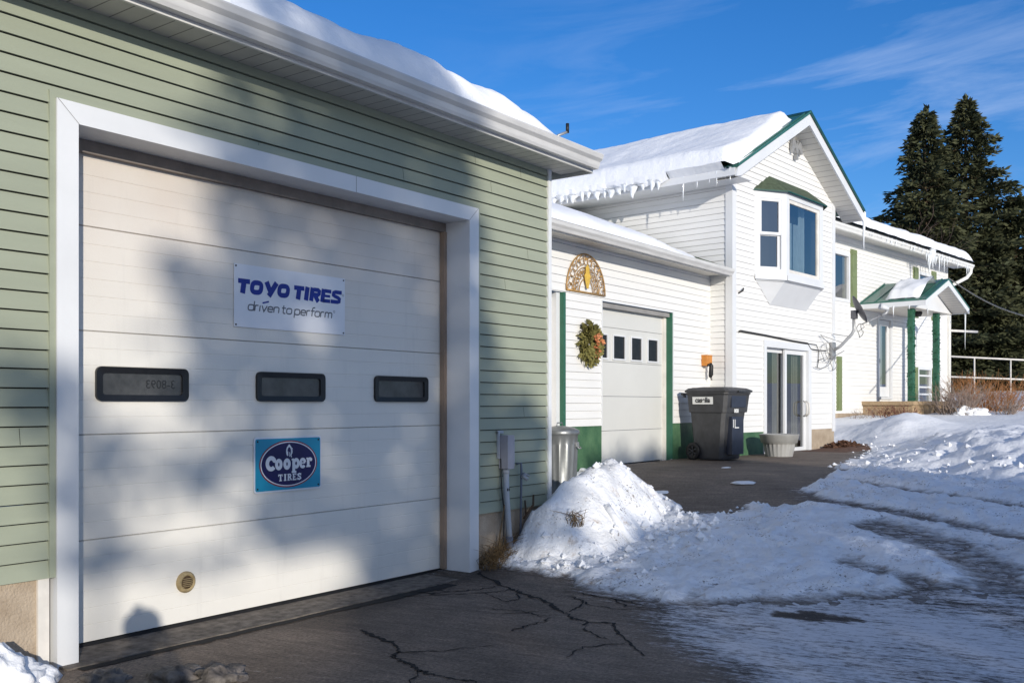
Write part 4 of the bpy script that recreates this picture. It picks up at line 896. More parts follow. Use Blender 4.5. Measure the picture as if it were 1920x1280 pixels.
for s in (0, 1): mb.tube([(2.84 - .10 * s, -.0, 1.20), (2.82 - .10 * s, -.07, 1.24), (2.82 - .10 * s, -.08, 1.34), (2.82 - .10 * s, -.07, 1.44), (2.84 - .10 * s, -.0, 1.48)], .013, 6)
mb.build('handle', M['trim_old'], SL)
# cable and metal eagle on the gable
mb = MB(); mb.tube([(.20, -.03, 2.60), (.24, -.03, 2.615), (1.2, -.025, 2.59), (2.2, -.025, 2.55), (2.86, -.03, 2.535)], .017, 6); mb.tube([(2.86, -.03, 2.535), (3.0, -.03, 2.44), (3.35, -.03, 2.43), (3.7, -.03, 2.44)], .009, 5); mb.tube([(2.86, -.03, 2.535), (3.25, -.03, 2.53), (3.35, -.03, 2.42), (3.32, -.03, 2.2), (3.28, -.03, 2.1), (3.35, -.03, 2.25), (3.55, -.03, 2.28)], .007, 5)
tag(mb.build('wall_cable', M['wire'], None, H.location, (0, 0, HA)), 'thin dark cable run across the white wall above the sliding glass door', 'cable')
mb = MB()
def seg(pts, th_=.02): mb.poly([(a, -.045, b) for a, b in pts]); mb.poly([(a, -.015, b) for a, b in pts][::-1]); [mb.poly([(pts[k][0], -.015, pts[k][1]), (pts[(k + 1) % len(pts)][0], -.015, pts[(k + 1) % len(pts)][1]), (pts[(k + 1) % len(pts)][0], -.045, pts[(k + 1) % len(pts)][1]), (pts[k][0], -.045, pts[k][1])]) for k in range(len(pts))]
seg([(.0, .10), (-.05, .04), (-.05, -.10), (0, -.16), (.05, -.10), (.05, .04)]); seg([(-.05, .06), (-.16, .18), (-.21, .12), (-.24, -.06), (-.20, -.17), (-.14, -.06), (-.05, -.02)]); seg([(.05, .06), (.17, .16), (.23, .08), (.28, -.10), (.20, -.13), (.14, -.05), (.05, -.02)]); seg([(-.03, .11), (.02, .16), (.07, .13), (.04, .09)]); seg([(-.03, -.16), (-.06, -.26), (.06, -.26), (.03, -.16)])
eg = mb.build('wall_eagle', M['steel'], None, H.matrix_basis @ Vector((2.30, -.01, 6.02)), (0, 0, HA)); eg.scale = (.85, 1.6, .85); tag(eg, 'grey metal eagle ornament with spread wings high in the white gable', 'ornament')
mb = MB(); mb.tube([(.20, -.02, 2.98 + .25), (.26, -.06, 3.02 + .25), (.30, -.05, 3.06 + .25)], .016, 6); tag(mb.build('wall_hook', M['wire'], None, H.location, (0, 0, HA)), 'small black hook on white siding left of the bay window', 'hook')
bpy.context.view_layer.update()
# satellite dish
D = thing('satellite_dish', 'grey satellite dish on a bent pipe mast fixed to the white house corner', 'satellite dish', H.matrix_basis @ Vector((3.98, -.03, 2.45)), HA)
mb = MB(); mb.box(-.09, .09, -.04, 0, -.16, .16); mb.build('wall_bracket', M['steel'], D)
mb = MB(); mb.tube([(0, -.02, 0), (.05, -.14, .08), (.12, -.33, .30), (.135, -.37, .38), (.135, -.37, .66)], .030, 10); mb.tube([(-.0, -.02, .32), (.10, -.28, .27)], .009, 6); mb.build('mast', M['steel'], D)
mb = MB(); prof = [(0, 0), (.10, .006), (.2, .025), (.29, .053), (.36, .085), (.37, .082), (.29, .045), (.0, -.012)]
mb.lathe(prof, n=32, sx=1.0, sy=1.1); dq = mb.build('reflector', M['dish'], D, (.16, -.42, .76)); dq.scale = (.70, .70, .70); dq.rotation_euler = Vector((.448, -.736, .45)).to_track_quat('Z', 'Y').to_euler()
mb = MB(); mb.box(-.05, .05, -.06, .04, -.06, .10); mb.build('mount_head', M['dish'], D, (.13, -.37, .66))
fa = Vector((.21, -.50, .50)); fb = Vector((.44, -.78, .66)); mb = MB(); mb.tube([fa, fb], .011, 6); mb.tube([fb, fb + Vector((.07, -.07, .05)), fb + Vector((.09, -.09, .12))], .030, 8); am = mb.build('feed_arm', M['steel'], D)
mb = MB(); mb.tube([fb + Vector((.10, -.10, .13)), fb + Vector((-.02, .02, .18))], [.035, .06], 10); mb.build('feed_head', M['trim'], am)
mb = MB()
def loop(c, r_, n_=18, t0=0): return [(c[0] + r_ * math.cos(rad(t0 + 360 * k / n_)), c[1] + .02 * math.sin(k), c[2] + r_ * 1.1 * math.sin(rad(t0 + 360 * k / n_))) for k in range(n_ + 1)]
mb.tube(loop((.26, -.44, .38), .12), .008, 5); mb.tube(loop((-.06, -.05, -.25), .12), .007, 5); mb.tube(loop((-.26, -.04, -.1), .11), .006, 5); mb.tube(loop((-.42, -.03, -.05), .15), .006, 5); mb.tube([(.1, -.2, -.0), (.0, -.06, -.1), (-.3, -.04, -.3), (-.6, -.03, -.37), (-.85, -.03, -.34)], .008, 5)
mb.tube([(-.62, -.03, .27), (-.2, -.1, .2), (.1, -.2, .14)], .006, 5); mb.tube([(-.62, -.03, .27), (-.3, -.08, .1), (.0, -.06, -.05)], .006, 5); mb.tube([(fa.x, fa.y, fa.z), (.28, -.52, .45), (.2, -.42, .35)], .007, 5); mb.build('cable', M['wire_grey'], D)

# snow on the gable roof's left slope
mb = MB(); Uu = frange(0, 1, .022); Yv = frange(-.405, 9.0, .07); V = []
Ls = AX + .575
for v in Yv:
    for u in Uu:
        x = AX - .10 - u * (Ls - .10 + .14); edge = ss((u - .02) / .10)
        front = -.24 - .20 * u + .035 * fbm(u * 7, 2) + 2.2 * max(0, .12 - u)
        fe = ss((v - front) / .20); T_ = .20 + .03 * fbm(u * 3, v, 2) + .12 * ss((u - .6) / .4)
        lip = ss((1 - u) / .035)
        th_ = T_ * edge * fe * (.25 + .75 * lip) + .014 * fbm(u * 9, v * 3, 5) * edge * fe
        ov = .09 * ss((u - .9) / .1) * fe * (1 if v > -.2 else .0)
        V.append((x - .47 * th_ * .3 - ov * 0, v, roofz(max(x, -.59)) - (.30 * max(0, -.59 - x) if x < -.59 else 0) + th_ - (.035 if fe < .02 or edge < .02 else -.003)))
mb.v = V; nu = len(Uu)
for j in range(len(Yv) - 1):
    for i in range(nu - 1): mb.f.append((j * nu + i, j * nu + i + 1, (j + 1) * nu + i + 1, (j + 1) * nu + i)); mb.m.append(0); mb.sm.append(True)
for j in range(len(Yv) - 1):          # underside of the overhanging lip
    a, b = V[j * nu + nu - 1], V[(j + 1) * nu + nu - 1]
    if Yv[j] > .75:
        za, zb2 = (5.06 - .13 * max(0, .25 + fbm(q_[1] * 2.9, 3) + .5 * fbm(q_[1] * 9, 4)) for q_ in (a, b))
        mb.poly([a, (-.70, a[1], za + .05), (-.70, b[1], zb2 + .05), b], 0, True); mb.poly([(-.70, a[1], za + .05), (-.645, a[1], za), (-.645, b[1], zb2), (-.70, b[1], zb2 + .05)], 0, True); mb.poly([(-.645, a[1], za), (-.61, a[1], 5.09), (-.61, b[1], 5.09), (-.645, b[1], zb2)], 0, True)
    elif Yv[j] > -.25: mb.poly([a, (-.58, a[1], 5.05), (-.58, b[1], 5.05), b])
tag(mb.build('roof_snow', M['snow_soft'], None, H.location, (0, 0, HA)), 'deep smooth snow covering the left slope of the gable roof', 'snow')

# ------------------------------------------------------------------ house: long side wing
WA = rad(-6.734); WO = Vector((24.313, 2.768, 0)); MW = Matrix.Translation(WO) @ Matrix.Rotation(WA, 4, 'Z'); MH = Matrix.Translation(Vector((14.57, 1.306, 0))) @ Matrix.Rotation(HA, 4, 'Z')
WG = bpy.data.objects.new('side_wing', None); COL.objects.link(WG); WG.parent = H; WG.matrix_basis = MH.inverted() @ MW
ops = [(-.30, .80, 4.03, 5.30), (2.56, 3.56, 1.62, 3.86), (5.50, 6.52, 4.05, 5.33), (5.46, 6.55, 1.42, 2.53)]
mb = MB(); siding(mb, wallT(0), 1.19, 5.74, .102, lambda z: (-3.5, 7.90), ops, .012, .0042, double=True)
mb.poly([(7.93, 0, .5), (7.93, 8, .5), (7.93, 8, 7), (7.93, 4, 7.2), (7.93, 0, 5.72)]); mb.poly([(-3.5, 8, .5), (7.93, 8, .5), (7.93, 8, 5.7), (-3.5, 8, 5.7)])
mb.box(7.86, 7.95, -.02, .05, 1.15, 5.70); mb.build('wall', [M['white_siding'], M['sheath_grey']], WG)
mb = MB(); mb.box(-3.5, 7.9, .004, .3, .3, 1.19); mb.build('foundation', M['concrete'], WG)
mb = MB(); mb.poly([(-3, -.56, 5.85), (8.5, -.56, 5.85), (8.5, 4, 7.35), (-3, 4, 7.35)]); mb.poly([(-3, 4, 7.35), (8.5, 4, 7.35), (8.5, 8.5, 5.8), (-3, 8.5, 5.8)]); mb.box(-3, 8.5, -.57, -.50, 5.775, 5.83, 1)
WR = mb.build('roof', [M['green_roof'], M['wire']], WG)
mb = MB(); mb.box(-3, 8.46, -.50, -.003, 5.705, 5.715); mb.build('eave_soffit', M['soffit_plain'], WR)
mb = MB(); mb.prism([(-.505, 5.63), (-.58, 5.63), (-.60, 5.68), (-.63, 5.72), (-.635, 5.765), (-.505, 5.765)], -3, 8.50, lambda t_, p_: (t_, p_[0], p_[1])); gt = mb.build('gutter', M['gutter_white'], WR)
mb = MB(); mb.tube([(8.35, -.57, 5.66), (8.35, -.56, 5.52), (8.25, -.48, 5.36), (8.02, -.18, 5.16), (7.95, -.06, 5.08), (7.95, -.05, 1.4)], .055, 10); mb.build('downspout', M['gutter_white'], gt)
mb = MB(); X = frange(-2.8, 8.52, .07); Dd = [0, .02, .05, .10, .17, .26, .4, .7, 1.2, 2, 3.2, 4.4]; V = []
for x in X:
    h = (.31 + .06 * fbm(x * .9, 5) + .03 * fbm(x * 3, 7)) * ss((8.58 - x) / .45) ** .6
    for d in Dd: V.append((x, -.63 + .03 * fbm(x * 2.5, 2) + d, 5.84 + .33 * max(0, d - .06) + h * (1 - math.exp(-(d + .006) / .08)) + .02 * fbm(x * 2, d * 2, 9) * ss(d / .2)))
mb.v = V; nd_ = len(Dd)
for i in range(len(X) - 1):
    for j in range(nd_ - 1): mb.f.append((i * nd_ + j, (i + 1) * nd_ + j, (i + 1) * nd_ + j + 1, i * nd_ + j + 1)); mb.m.append(0); mb.sm.append(True)
for k in range(26):          # one sheet of snow and ice spilling over the gutter
    pass
tag(mb.build('roof_snow', M['snow'], None, WO, (0, 0, WA)), 'thick lumpy roll of snow on the eave of the long house wing', 'snow')
def wing_window(x0, x1, z0, z1, rails, label=None):
    wo = bpy.data.objects.new('window', None); COL.objects.link(wo); wo.parent = WG
    mb = MB(); f_ = .085; mb.box(x0, x0 + f_, -.028, .06, z0, z1); mb.box(x1 - f_, x1, -.028, .06, z0, z1); mb.box(x0 + f_, x1 - f_, -.028, .06, z0, z0 + f_); mb.box(x0 + f_, x1 - f_, -.028, .06, z1 - f_, z1)
    for r_ in rails: mb.box(x0 + f_, x1 - f_, -.018, .05, r_ - .025, r_ + .025)
    mb.build('frame', M['trim'], wo); pane(PS, x0 + f_, x1 - f_, z0 + f_, z1 - f_, -.03, wo)
    mb = MB(); mb.box(x0 + .01, x1 - .01, .075, .8, z0, z1); mb.build('room', M['dark_room'], wo)
    mb = MB(); mb.box(x1 - .26, x1 - .10, .066, .07, z0 + .06, z1 - .06); mb.build('blind', M['blind'], wo)
wing_window(-.30, .80, 4.03, 5.30, []); wing_window(5.50, 6.52, 4.05, 5.33, [4.7]); wing_window(5.46, 6.55, 1.42, 2.53, [2.27, 1.93, 1.72])
def shutter(x0, x1, z0, z1):
    mb = MB(); mb.box(x0, x1, -.035, -.002, z0, z1); zm = z0 + (z1 - z0) * .5
    for a, b in ((z0 + .06, zm - .04), (zm + .04, z1 - .07)): mb.box(x0 + .05, x1 - .05, -.043, -.036, a, b)
    mb.tube([(x0 + .05 + (x1 - x0 - .1) * k / 8, -.043, z1 - .16 + .07 * math.sin(math.pi * k / 8)) for k in range(9)], .01, 4)
    mb.build('shutter', M['shutter'], WG)
shutter(.84, 1.20, 3.94, 5.43); shutter(5.10, 5.48, 3.95, 5.42); shutter(6.56, 6.93, 3.95, 5.44); shutter(.02, .30, 1.26, 2.63); shutter(5.20, 5.44, 1.42, 2.5); shutter(6.58, 6.84, 1.42, 2.5)
FD = bpy.data.objects.new('front_door', None); COL.objects.link(FD); FD.parent = WG
mb = MB(); mb.box(2.56, 2.66, -.03, .1, 1.62, 3.86); mb.box(3.46, 3.56, -.03, .1, 1.62, 3.86); mb.box(2.66, 3.46, -.03, .1, 3.74, 3.86); mb.box(2.60, 3.52, -.06, .1, 1.56, 1.62); mb.build('frame', M['trim'], FD)
mb = MB(); mb.box(2.67, 2.83, .03, .07, 1.63, 3.73); mb.box(3.29, 3.45, .03, .07, 1.63, 3.73); mb.box(2.83, 3.29, .03, .07, 1.63, 1.90); mb.box(2.83, 3.29, .03, .07, 3.58, 3.73); mb.build('leaf', M['trim'], FD)
pane(PS, 2.83, 3.29, 1.90, 3.58, -.05, FD); mb = MB(); mb.box(2.83, 3.05, .062, .066, 1.9, 3.58); mb.build('inner_panel', M['trim'], FD)
mb = MB(); mb.box(2.58, 3.54, .11, .9, 1.62, 3.85); mb.build('room', M['dark_room'], FD)
mb = MB(); mb.box(2.72, 2.76, -.0, .03, 2.55, 2.66); mb.build('handle', M['black'], FD)
# entry porch with posts wound in green garland
PO = bpy.data.objects.new('entry_porch', None); COL.objects.link(PO); PO.parent = WG
PX = 3.02; PW = 1.62; PZ = 4.72; PF = -1.72; pp = .40
def prz(x): return PZ - pp * abs(x - PX)
mb = MB()
for s in (-1, 1): mb.prism([(PX, PZ), (PX + s * PW, prz(PX + PW)), (PX + s * PW, prz(PX + PW) - .035), (PX, PZ - .035)], PF, -.01, lambda t_, p_: (p_[0], t_, p_[1]))
for k in range(5): mb.prism([(PX - .03, PZ + .0), (PX - PW, prz(PX + PW)), (PX - PW, prz(PX + PW) + .02), (PX - .03, PZ + .02)], -.05 - k * .38, -.025 - k * .38, lambda t_, p_: (p_[0], t_, p_[1]))
mb.build('roof', M['green_roof'], PO)
ez = prz(PX + PW)
mb = MB()
for s in (-1, 1): mb.prism([(PX, PZ - .037), (PX + s * PW, ez - .037), (PX + s * PW, ez - .17), (PX, PZ - .19)], PF + .01, PF + .035, lambda t_, p_: (p_[0], t_, p_[1]))
mb.box(PX - PW, PX - PW + .03, PF + .036, -.01, ez - .16, ez - .037); mb.box(PX + PW - .03, PX + PW, PF + .036, -.01, ez - .16, ez - .037)
mb.poly([(PX - PW + .12, PF + .45, ez - .15), (PX + PW - .12, PF + .45, ez - .15), (PX, PF + .45, PZ - .16)])
mb.build('fascia', M['trim'], PO)
mb = MB(); mb.box(PX - PW + .03, PX + PW - .03, PF + .44, -.012, ez - .165, ez - .152); mb.poly([(PX, PF + .036, PZ - .18), (PX + PW, PF + .036, ez - .16), (PX + PW, PF + .45, ez - .16), (PX, PF + .45, PZ - .18)]); mb.build('ceiling', M['soffit_plain'], PO)
for x in (2.07, 3.86):
    mb = MB(); mb.box(x - .07, x + .07, -1.17, -1.03, 1.50, ez - .17); po_ = mb.build('post', M['green_trim'], PO)
    mb = MB()
    for k in range(1100):
        z = random.uniform(1.52, ez - .2); a = random.uniform(0, 6.28); q = .075 + .012 * math.sin(z * 9 + a)
        mb.spray((x + q * math.cos(a), -1.10 + q * math.sin(a), z), .045)
    mb.build('garland', M['garland'], po_)
mb = MB(); mb.box(1.55, 4.35, -1.35, .0, 1.40, 1.50); mb.box(1.62, 4.30, -1.30, -.01, .6, 1.40); mb.build('landing', M['deck'], PO)
for k in range(2):
    mb = MB(); mb.box(3.1 - .0 * k, 4.7 + .35 * k, -1.352 - .33 * (k + 1), -1.352 - .33 * k, .5, 1.27 - .21 * k); mb.box(3.08, 4.72 + .35 * k, -1.372 - .33 * (k + 1), -1.352 - .33 * k, 1.271 - .21 * k, 1.31 - .21 * k); mb.build('step', M['deck'] if k == 0 else M['deck_dark'], PO)
mb = MB(); mb.lathe([(.12, 0), (.13, -.05), (.10, -.12), (.0, -.14)], (3.02, -.9, ez - .17), 14); mb.build('ceiling_lamp', M['dark_room'], PO)
mb = MB(); X = frange(0, 1, .05); Y = frange(-1.50, -.42, .06); V = []
for y in Y:
    for u in X:
        x = PX - .05 - u * (PW - .15); e_ = ss((u - .16) / .16) * ss((1.03 - u) / .10) * ss((y + 1.52 + .25 * (1 - u)) / .14) * ss((-.40 - y - .2 * u) / .2)
        V.append((x, y, prz(x) - .03 + .25 * e_ * (1 + .25 * fbm(u * 3, y * 3, 1))))
mb.v = V; nu = len(X)
for j in range(len(Y) - 1):
    for i in range(nu - 1): mb.f.append((j * nu + i, j * nu + i + 1, (j + 1) * nu + i + 1, (j + 1) * nu + i)); mb.m.append(0); mb.sm.append(True)
tag(mb.build('roof_snow', M['snow_soft'], None, WO, (0, 0, WA)), 'small melting cap of snow on the green porch roof', 'snow')
PB = thing('pole_bracket', 'thin white pole jutting out level past the far corner of the house', 'pole', MW @ Vector((7.9, -.0, 3.72)), WA)
mb = MB(); mb.tube([(0, -.02, 0), (1.9, -.3, .05)], .04, 8); mb.build('pole', M['wood_white'], PB)

# ------------------------------------------------------------------ icicles: each its own object
IC = []
for k in range(5):
    mb = MB(); pts = [(0, 0, .01), (0, 0, 0)] + [(.02 * math.sin(k + q), .015 * math.cos(k * 2 + q), -q / 6) for q in range(1, 7)]
    mb.tube(pts, [.16, .15, .125, .10 + .01 * (k % 2), .08, .055, .035, .008], 7); o = mb.build('icicle', M['ice']); IC.append(o.data); bpy.data.objects.remove(o)
def icicle(mw, x, y, z, ln, wd, label, group):
    o = bpy.data.objects.new('icicle', random.choice(IC)); COL.objects.link(o); o.location = mw @ Vector((x, y, z)); o.scale = (wd, wd, ln); o.rotation_euler = (0, 0, random.uniform(0, 6)); tag(o, label, 'icicle', group)
for k in range(46):
    y = .95 + k * .155 + random.uniform(-.05, .05); icicle(MH, -.645 - random.uniform(0, .03), y, 5.06 + random.uniform(-.02, .03), random.uniform(.10, .26), random.uniform(.32, .70), 'stubby white icicle in the fringe below the gable roof snow', 'icicle fringe on the gable roof')
for y, ln in ((.55, .42), (.30, .25), (-.05, .25), (.08, .2), (-.2, .16), (-.28, .22)): icicle(MH, -.585, y, 5.09, ln, .14, 'thin clear icicle at the front end of the gable eave', 'icicles at the gable eave end')
icicle(MH, 4.60, -.38, 4.98, .62, .22, 'long icicle hanging from the low right tip of the gable', None) if False else None
o = bpy.data.objects.new('icicle', IC[1]); COL.objects.link(o); o.location = MH @ Vector((4.63, -.40, 5.16)); o.scale = (.26, .26, .75); tag(o, 'long icicle hanging from the low right tip of the gable roof', 'icicle')
for x, ln, wd in ((4.6, .85, .3), (4.72, .6, .42), (4.85, .8, .36), (4.96, .55, .34), (5.08, .4, .28), (5.35, .75, .2), (4.5, .5, .25), (5.75, .62, .16), (6.0, .3, .14), (5.55, .35, .15), (7.7, .45, .16), (7.85, .3, .12), (6.9, .25, .14), (4.35, .3, .2)):
    icicle(MW, x, -.66, 5.86 - (.05 if wd > .3 else .2), ln * .72, wd, 'clear icicle spilling over the gutter of the long house wing', 'icicles on the wing gutter')
for k in range(22):
    icicle(MW, .2 + k * .30 + random.uniform(-.1, .1), -.64, 5.76, random.uniform(.05, .2), random.uniform(.1, .25), 'tiny icicle on the wing gutter lip', 'tiny icicles along the wing gutter')
for x, y, ln, wd in ((PX + PW - .06, PF + .1, 1.0, .16), (PX + PW - .04, PF + .5, .4, .12)):
    icicle(MW, x, y, ez - .15, ln, wd, 'very long thin icicle hanging from the right edge of the porch roof', 'long porch icicles')
for x, y, ln in ((PX - PW, -.9, .28), (PX - PW, -1.3, .12), (PX - .4, PF + .4, .2)): icicle(MW, x, y, ez - .14, ln, .14, 'short thin icicle on the left edge of the porch roof', 'short porch icicles')

# ------------------------------------------------------------------ bins and planter
BN = thing('wheeled_bin', 'large charcoal wheeled trash cart with a white sticker, standing against the white wall', 'trash cart', (13.56, 1.10, .575), rad(-10))
BN.scale = (.95, .90, 1)
def ring(z, wx, wy, cy=0.0, ch=.05):
    P = []
    for sx_, sy_ in ((1, 1), (-1, 1), (-1, -1), (1, -1)):
        a = (sx_ * wx, cy + sy_ * (wy - ch)); b = (sx_ * (wx - ch), cy + sy_ * wy)
        P += [a, b] if sx_ * sy_ > 0 else [b, a]
    return [(x, y, z) for x, y in P]
mb = MB(); RG = [ring(.02, .265, .27), ring(.05, .275, .28), ring(.60, .305, .335, -.005), ring(.72, .31, .35, -.01), ring(.725, .33, .375, -.015), ring(.98, .345, .405, -.02), ring(1.00, .36, .42, -.02), ring(1.02, .36, .42, -.02)]
i0 = 0; mb.v = [p_ for r_ in RG for p_ in r_]
for k in range(len(RG) - 1):
    for q in range(8):
        mb.f.append((k * 8 + q, k * 8 + (q + 1) % 8, (k + 1) * 8 + (q + 1) % 8, (k + 1) * 8 + q)); mb.m.append(0); mb.sm.append(False)
mb.f.append(tuple(range(7, -1, -1))); mb.m.append(0); mb.sm.append(False)
mb.box(-.20, .20, -.425, -.36, .80, .97, 1); mb.box(-.16, .16, -.405, -.30, .10, .66, 1)
body = mb.build('body', [M['bin'], M['bin_front']], BN)
mb = MB(); R1 = [ring(1.022, .37, .44, -.025), ring(1.05, .375, .445, -.025), ring(1.085, .33, .38, .0), ring(1.105, .18, .2, .0)]
mb.v = [p_ for r_ in R1 for p_ in r_]
for k in range(3):
    for q in range(8): mb.f.append((k * 8 + q, k * 8 + (q + 1) % 8, (k + 1) * 8 + (q + 1) % 8, (k + 1) * 8 + q)); mb.m.append(0); mb.sm.append(False)
mb.f.append(tuple(24 + q for q in range(8))); mb.m.append(0); mb.sm.append(False); mb.box(-.10, .10, -.50, -.445, 1.025, 1.05); mb.box(-.28, -.2, -.3, .3, 1.075, 1.095); mb.build('lid', M['bin'], BN)
for s in (-1, 1):
    mb = MB(); mb.lathe([(.0, -.03), (.125, -.03), (.135, -.02), (.135, .02), (.125, .03), (.07, .03), (.065, .018), (.0, .018)], n=26); wh = mb.build('wheel', M['rubber'], BN, (s * .31, .255, .135), (0, rad(90 * s), 0))
    mb = MB()
    for k in range(6): a = k * math.pi / 3; mb.tube([(.015 * math.cos(a), .015 * math.sin(a), .024), (.085 * math.cos(a), .085 * math.sin(a), .026)], .010, 5)
    mb.lathe([(.022, .02), (.022, .035), (0, .037)], n=10); mb.build('hub', M['bin'], wh)
mb = MB(); mb.tube([(-.3, .42, .96), (-.3, .50, 1.0), (.3, .50, 1.0), (.3, .42, .96)], .018, 7); mb.build('handle', M['bin'], BN)
mb = MB(); mb.poly([(-.3455, .24, .845), (-.3505, .24, .955), (-.3505, -.17, .955), (-.3455, -.17, .845)][::-1]); st_ = mb.build('sticker', M['label_white'], BN)
text('sticker_lettering', 'casella', .105, M['ink'], st_, (-.351, .035, .905), (rad(90), 0, rad(-90)), 1.08, off=.003, ext=.0006)
text('stamped_number', '000', .075, M['label_white'], body, (-.05, -.412, .745), (rad(90), 0, 0), 1.1, off=.003, ext=.0006)
mb = MB(); mb.box(-.13, -.115, -.4075, -.4055, .50, .62); mb.box(-.085, -.07, -.4075, -.4055, .50, .62); mb.box(-.085, .03, -.4078, -.4055, .49, .505); mb.build('stamped_mark', M['label_white'], body)
TC = thing('trash_can', 'dented galvanised steel trash can with its lid on, in the corner behind the green garage', 'trash can', (9.22, 1.08, .385))
TC.scale = (.84, .84, 1)
mb = MB(); rfl = lambda t_, z: 1 + (.028 * (1 if math.sin(t_ * 14) > 0 else -1) * (1 if .08 < z < .58 else 0))
mb.lathe([(.0, .01), (.22, .01), (.225, .03), (.225, .07), (.226, .085), (.245, .57), (.246, .585), (.25, .68), (.258, .69), (.258, .705), (.245, .71)], n=84, rf=rfl); cb_ = mb.build('body', M['galv'], TC)
mb = MB(); mb.lathe([(.272, .690), (.276, .70), (.272, .735), (.25, .745), (.20, .765), (.06, .785), (0, .787)], n=36); ld = mb.build('lid', M['galv'], TC)
mb = MB(); mb.tube([(-.07, 0, .783), (-.06, 0, .82), (.06, 0, .82), (.07, 0, .783)], .007, 6); mb.build('lid_handle', M['galv'], ld)
for s in (-1, 1):
    mb = MB(); mb.tube([(s * .25, -.05, .56), (s * .29, -.05, .53), (s * .29, .05, .53), (s * .25, .05, .56)], .008, 6); mb.box(s * .25 - .01, s * .25 + .01, -.06, .06, .55, .60); mb.build('side_handle', M['steel'], TC, rot=(0, 0, rad(-72)))
PLN = thing('planter', 'empty grey ribbed plastic planter tub in front of the sliding door', 'planter', (15.05, .70, .53), HA)
mb = MB(); rfl = lambda t_, z: 1 + (.03 * (1 if math.sin(t_ * 22) > 0 else -1) * (1 if .06 < z < .25 else 0))
mb.lathe([(.0, 0), (.20, 0), (.205, .02), (.245, .24), (.25, .26), (.285, .27), (.315, .40), (.32, .405), (.30, .41), (.27, .30), (0, .29)], n=110, rf=rfl); mb.build('tub', M['planter'], PLN)
mb = MB(); mb.lathe([(.268, .302), (.1, .315), (0, .32)], n=30); mb.build('soil', M['brown'], PLN)

# ------------------------------------------------------------------ snow heaps, yard and debris
yx = frange(7.2, 14, .06) + frange(14.12, 22, .12) + frange(22.2, 30, .2) + frange(31, 60, 1.2); yy = frange(-26, -9, .8) + frange(-8.6, -4.7, .15) + frange(-4.6, 2.9, .065) + frange(3.4, 30, 1.6)
def inside_house(x, y):
    h = MH.inverted() @ Vector((x, y, 0)); g_ = MW.inverted() @ Vector((x, y, 0))
    return (x < 14.6 and y > .9) or (-.1 < h.x < 3.9 and h.y > .02) or (g_.x > -3.4 and g_.x < 7.8 and .1 < g_.y < 7.8) or (h.x < 3.9 and h.y > .0)
o = grid('snow_bank', yx, yy, yard, M['snow'], keep=lambda q: all(p_[2] > gz(p_[0], p_[1]) - .115 for p_ in q) and not any(inside_house(p_[0], p_[1]) for p_ in q))
tag(o, 'lumpy ploughed snow bank and snowy yard along the far edge of the driveway', 'snow bank')
def heap(x, y):
    xs_ = [6.5, 6.75, 7.0, 7.4, 7.8, 8.2, 8.55, 8.85, 9.2, 9.5]; hs_ = [0, .22, .45, .61, .66, .64, .46, .22, .05, 0]
    if x <= xs_[0] or x >= xs_[-1]: return -.04
    for k in range(9):
        if xs_[k] <= x <= xs_[k + 1]: pk = hs_[k] + (hs_[k + 1] - hs_[k]) * ss((x - xs_[k]) / (xs_[k + 1] - xs_[k]))
    yc = -.22 + .05 * (x - 8); foot = -1.05 + .16 * abs(x - 7.1) ** 1.3
    if y < yc: t_ = (yc - y) / max(.2, yc - foot); q = 1 - ss(t_ * .92) if t_ < 1.08 else 0
    else: t_ = (y - yc) / (.62 if x > 7.42 else .45); q = 1 - .75 * ss(t_) if x < 7.45 else 1 - ss(t_)
    h = pk * q
    return h + (.055 * fbm(x * 2.6, y * 2.6, 4) + .03 * fbm(x * 7, y * 7, 6) + .035 * abs(fbm(x * 11, y * 11, 2)) - .01) * ss(h / .12) - .03 + .0 * x
o = grid('snow_heap', frange(6.4, 9.6, .035), frange(-1.35, .75, .035), lambda x, y: gz(x, y) + heap(x, y), M['snow_dirty'], keep=lambda q: max(p_[2] - gz(p_[0], p_[1]) for p_ in q) > -.02 and not any(p_[0] < 7.37 and p_[1] > .008 for p_ in q))
tag(o, 'shovelled heap of dirty snow piled against the corner of the green garage', 'snow heap')
def on_heap(x, y, d=.02): return (x, y, gz(x, y) + max(0, heap(x, y)) + d)
mb = MB(); mb.tube([on_heap(*q, .03) for q in ((6.98, -1.04), (7.12, -1.08), (7.28, -1.12), (7.45, -1.16), (7.58, -1.19))], .040, 12); mb.tube([on_heap(*q, .02) for q in ((7.45, -.60), (7.42, -.74), (7.43, -.88), (7.48, -1.02), (7.55, -1.14))], .034, 12); mb.lathe([(.0, -.05), (.05, -.05), (.06, 0), (.05, .05), (0, .055)], on_heap(7.60, -1.20, .05), 14)  # snow-coloured tubes with a round end, laid along the foot of the heap
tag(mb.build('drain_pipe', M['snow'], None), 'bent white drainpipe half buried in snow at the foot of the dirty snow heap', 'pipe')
mb = MB()
def tuft(mb, c, n_, sp, ht, r_=.004):
    for k in range(n_):
        a = random.uniform(0, 6.28); q = random.uniform(0, sp); h = ht * random.uniform(.4, 1.1); b = (c[0] + q * math.cos(a), c[1] + q * math.sin(a), c[2])
        mb.tube([b, (b[0] + random.gauss(0, .25) * h, b[1] + random.gauss(0, .25) * h, b[2] + h * .6), (b[0] + random.gauss(0, .5) * h, b[1] + random.gauss(0, .5) * h, b[2] + h)], [r_, r_ * .8, r_ * .3], 3, caps=False)
tuft(mb, (7.02, -.52, .36), 45, .09, .14); tag(mb.build('grass_tuft', M['dead_grass']), 'tuft of dead grass poking out of the dirty snow heap', 'grass')
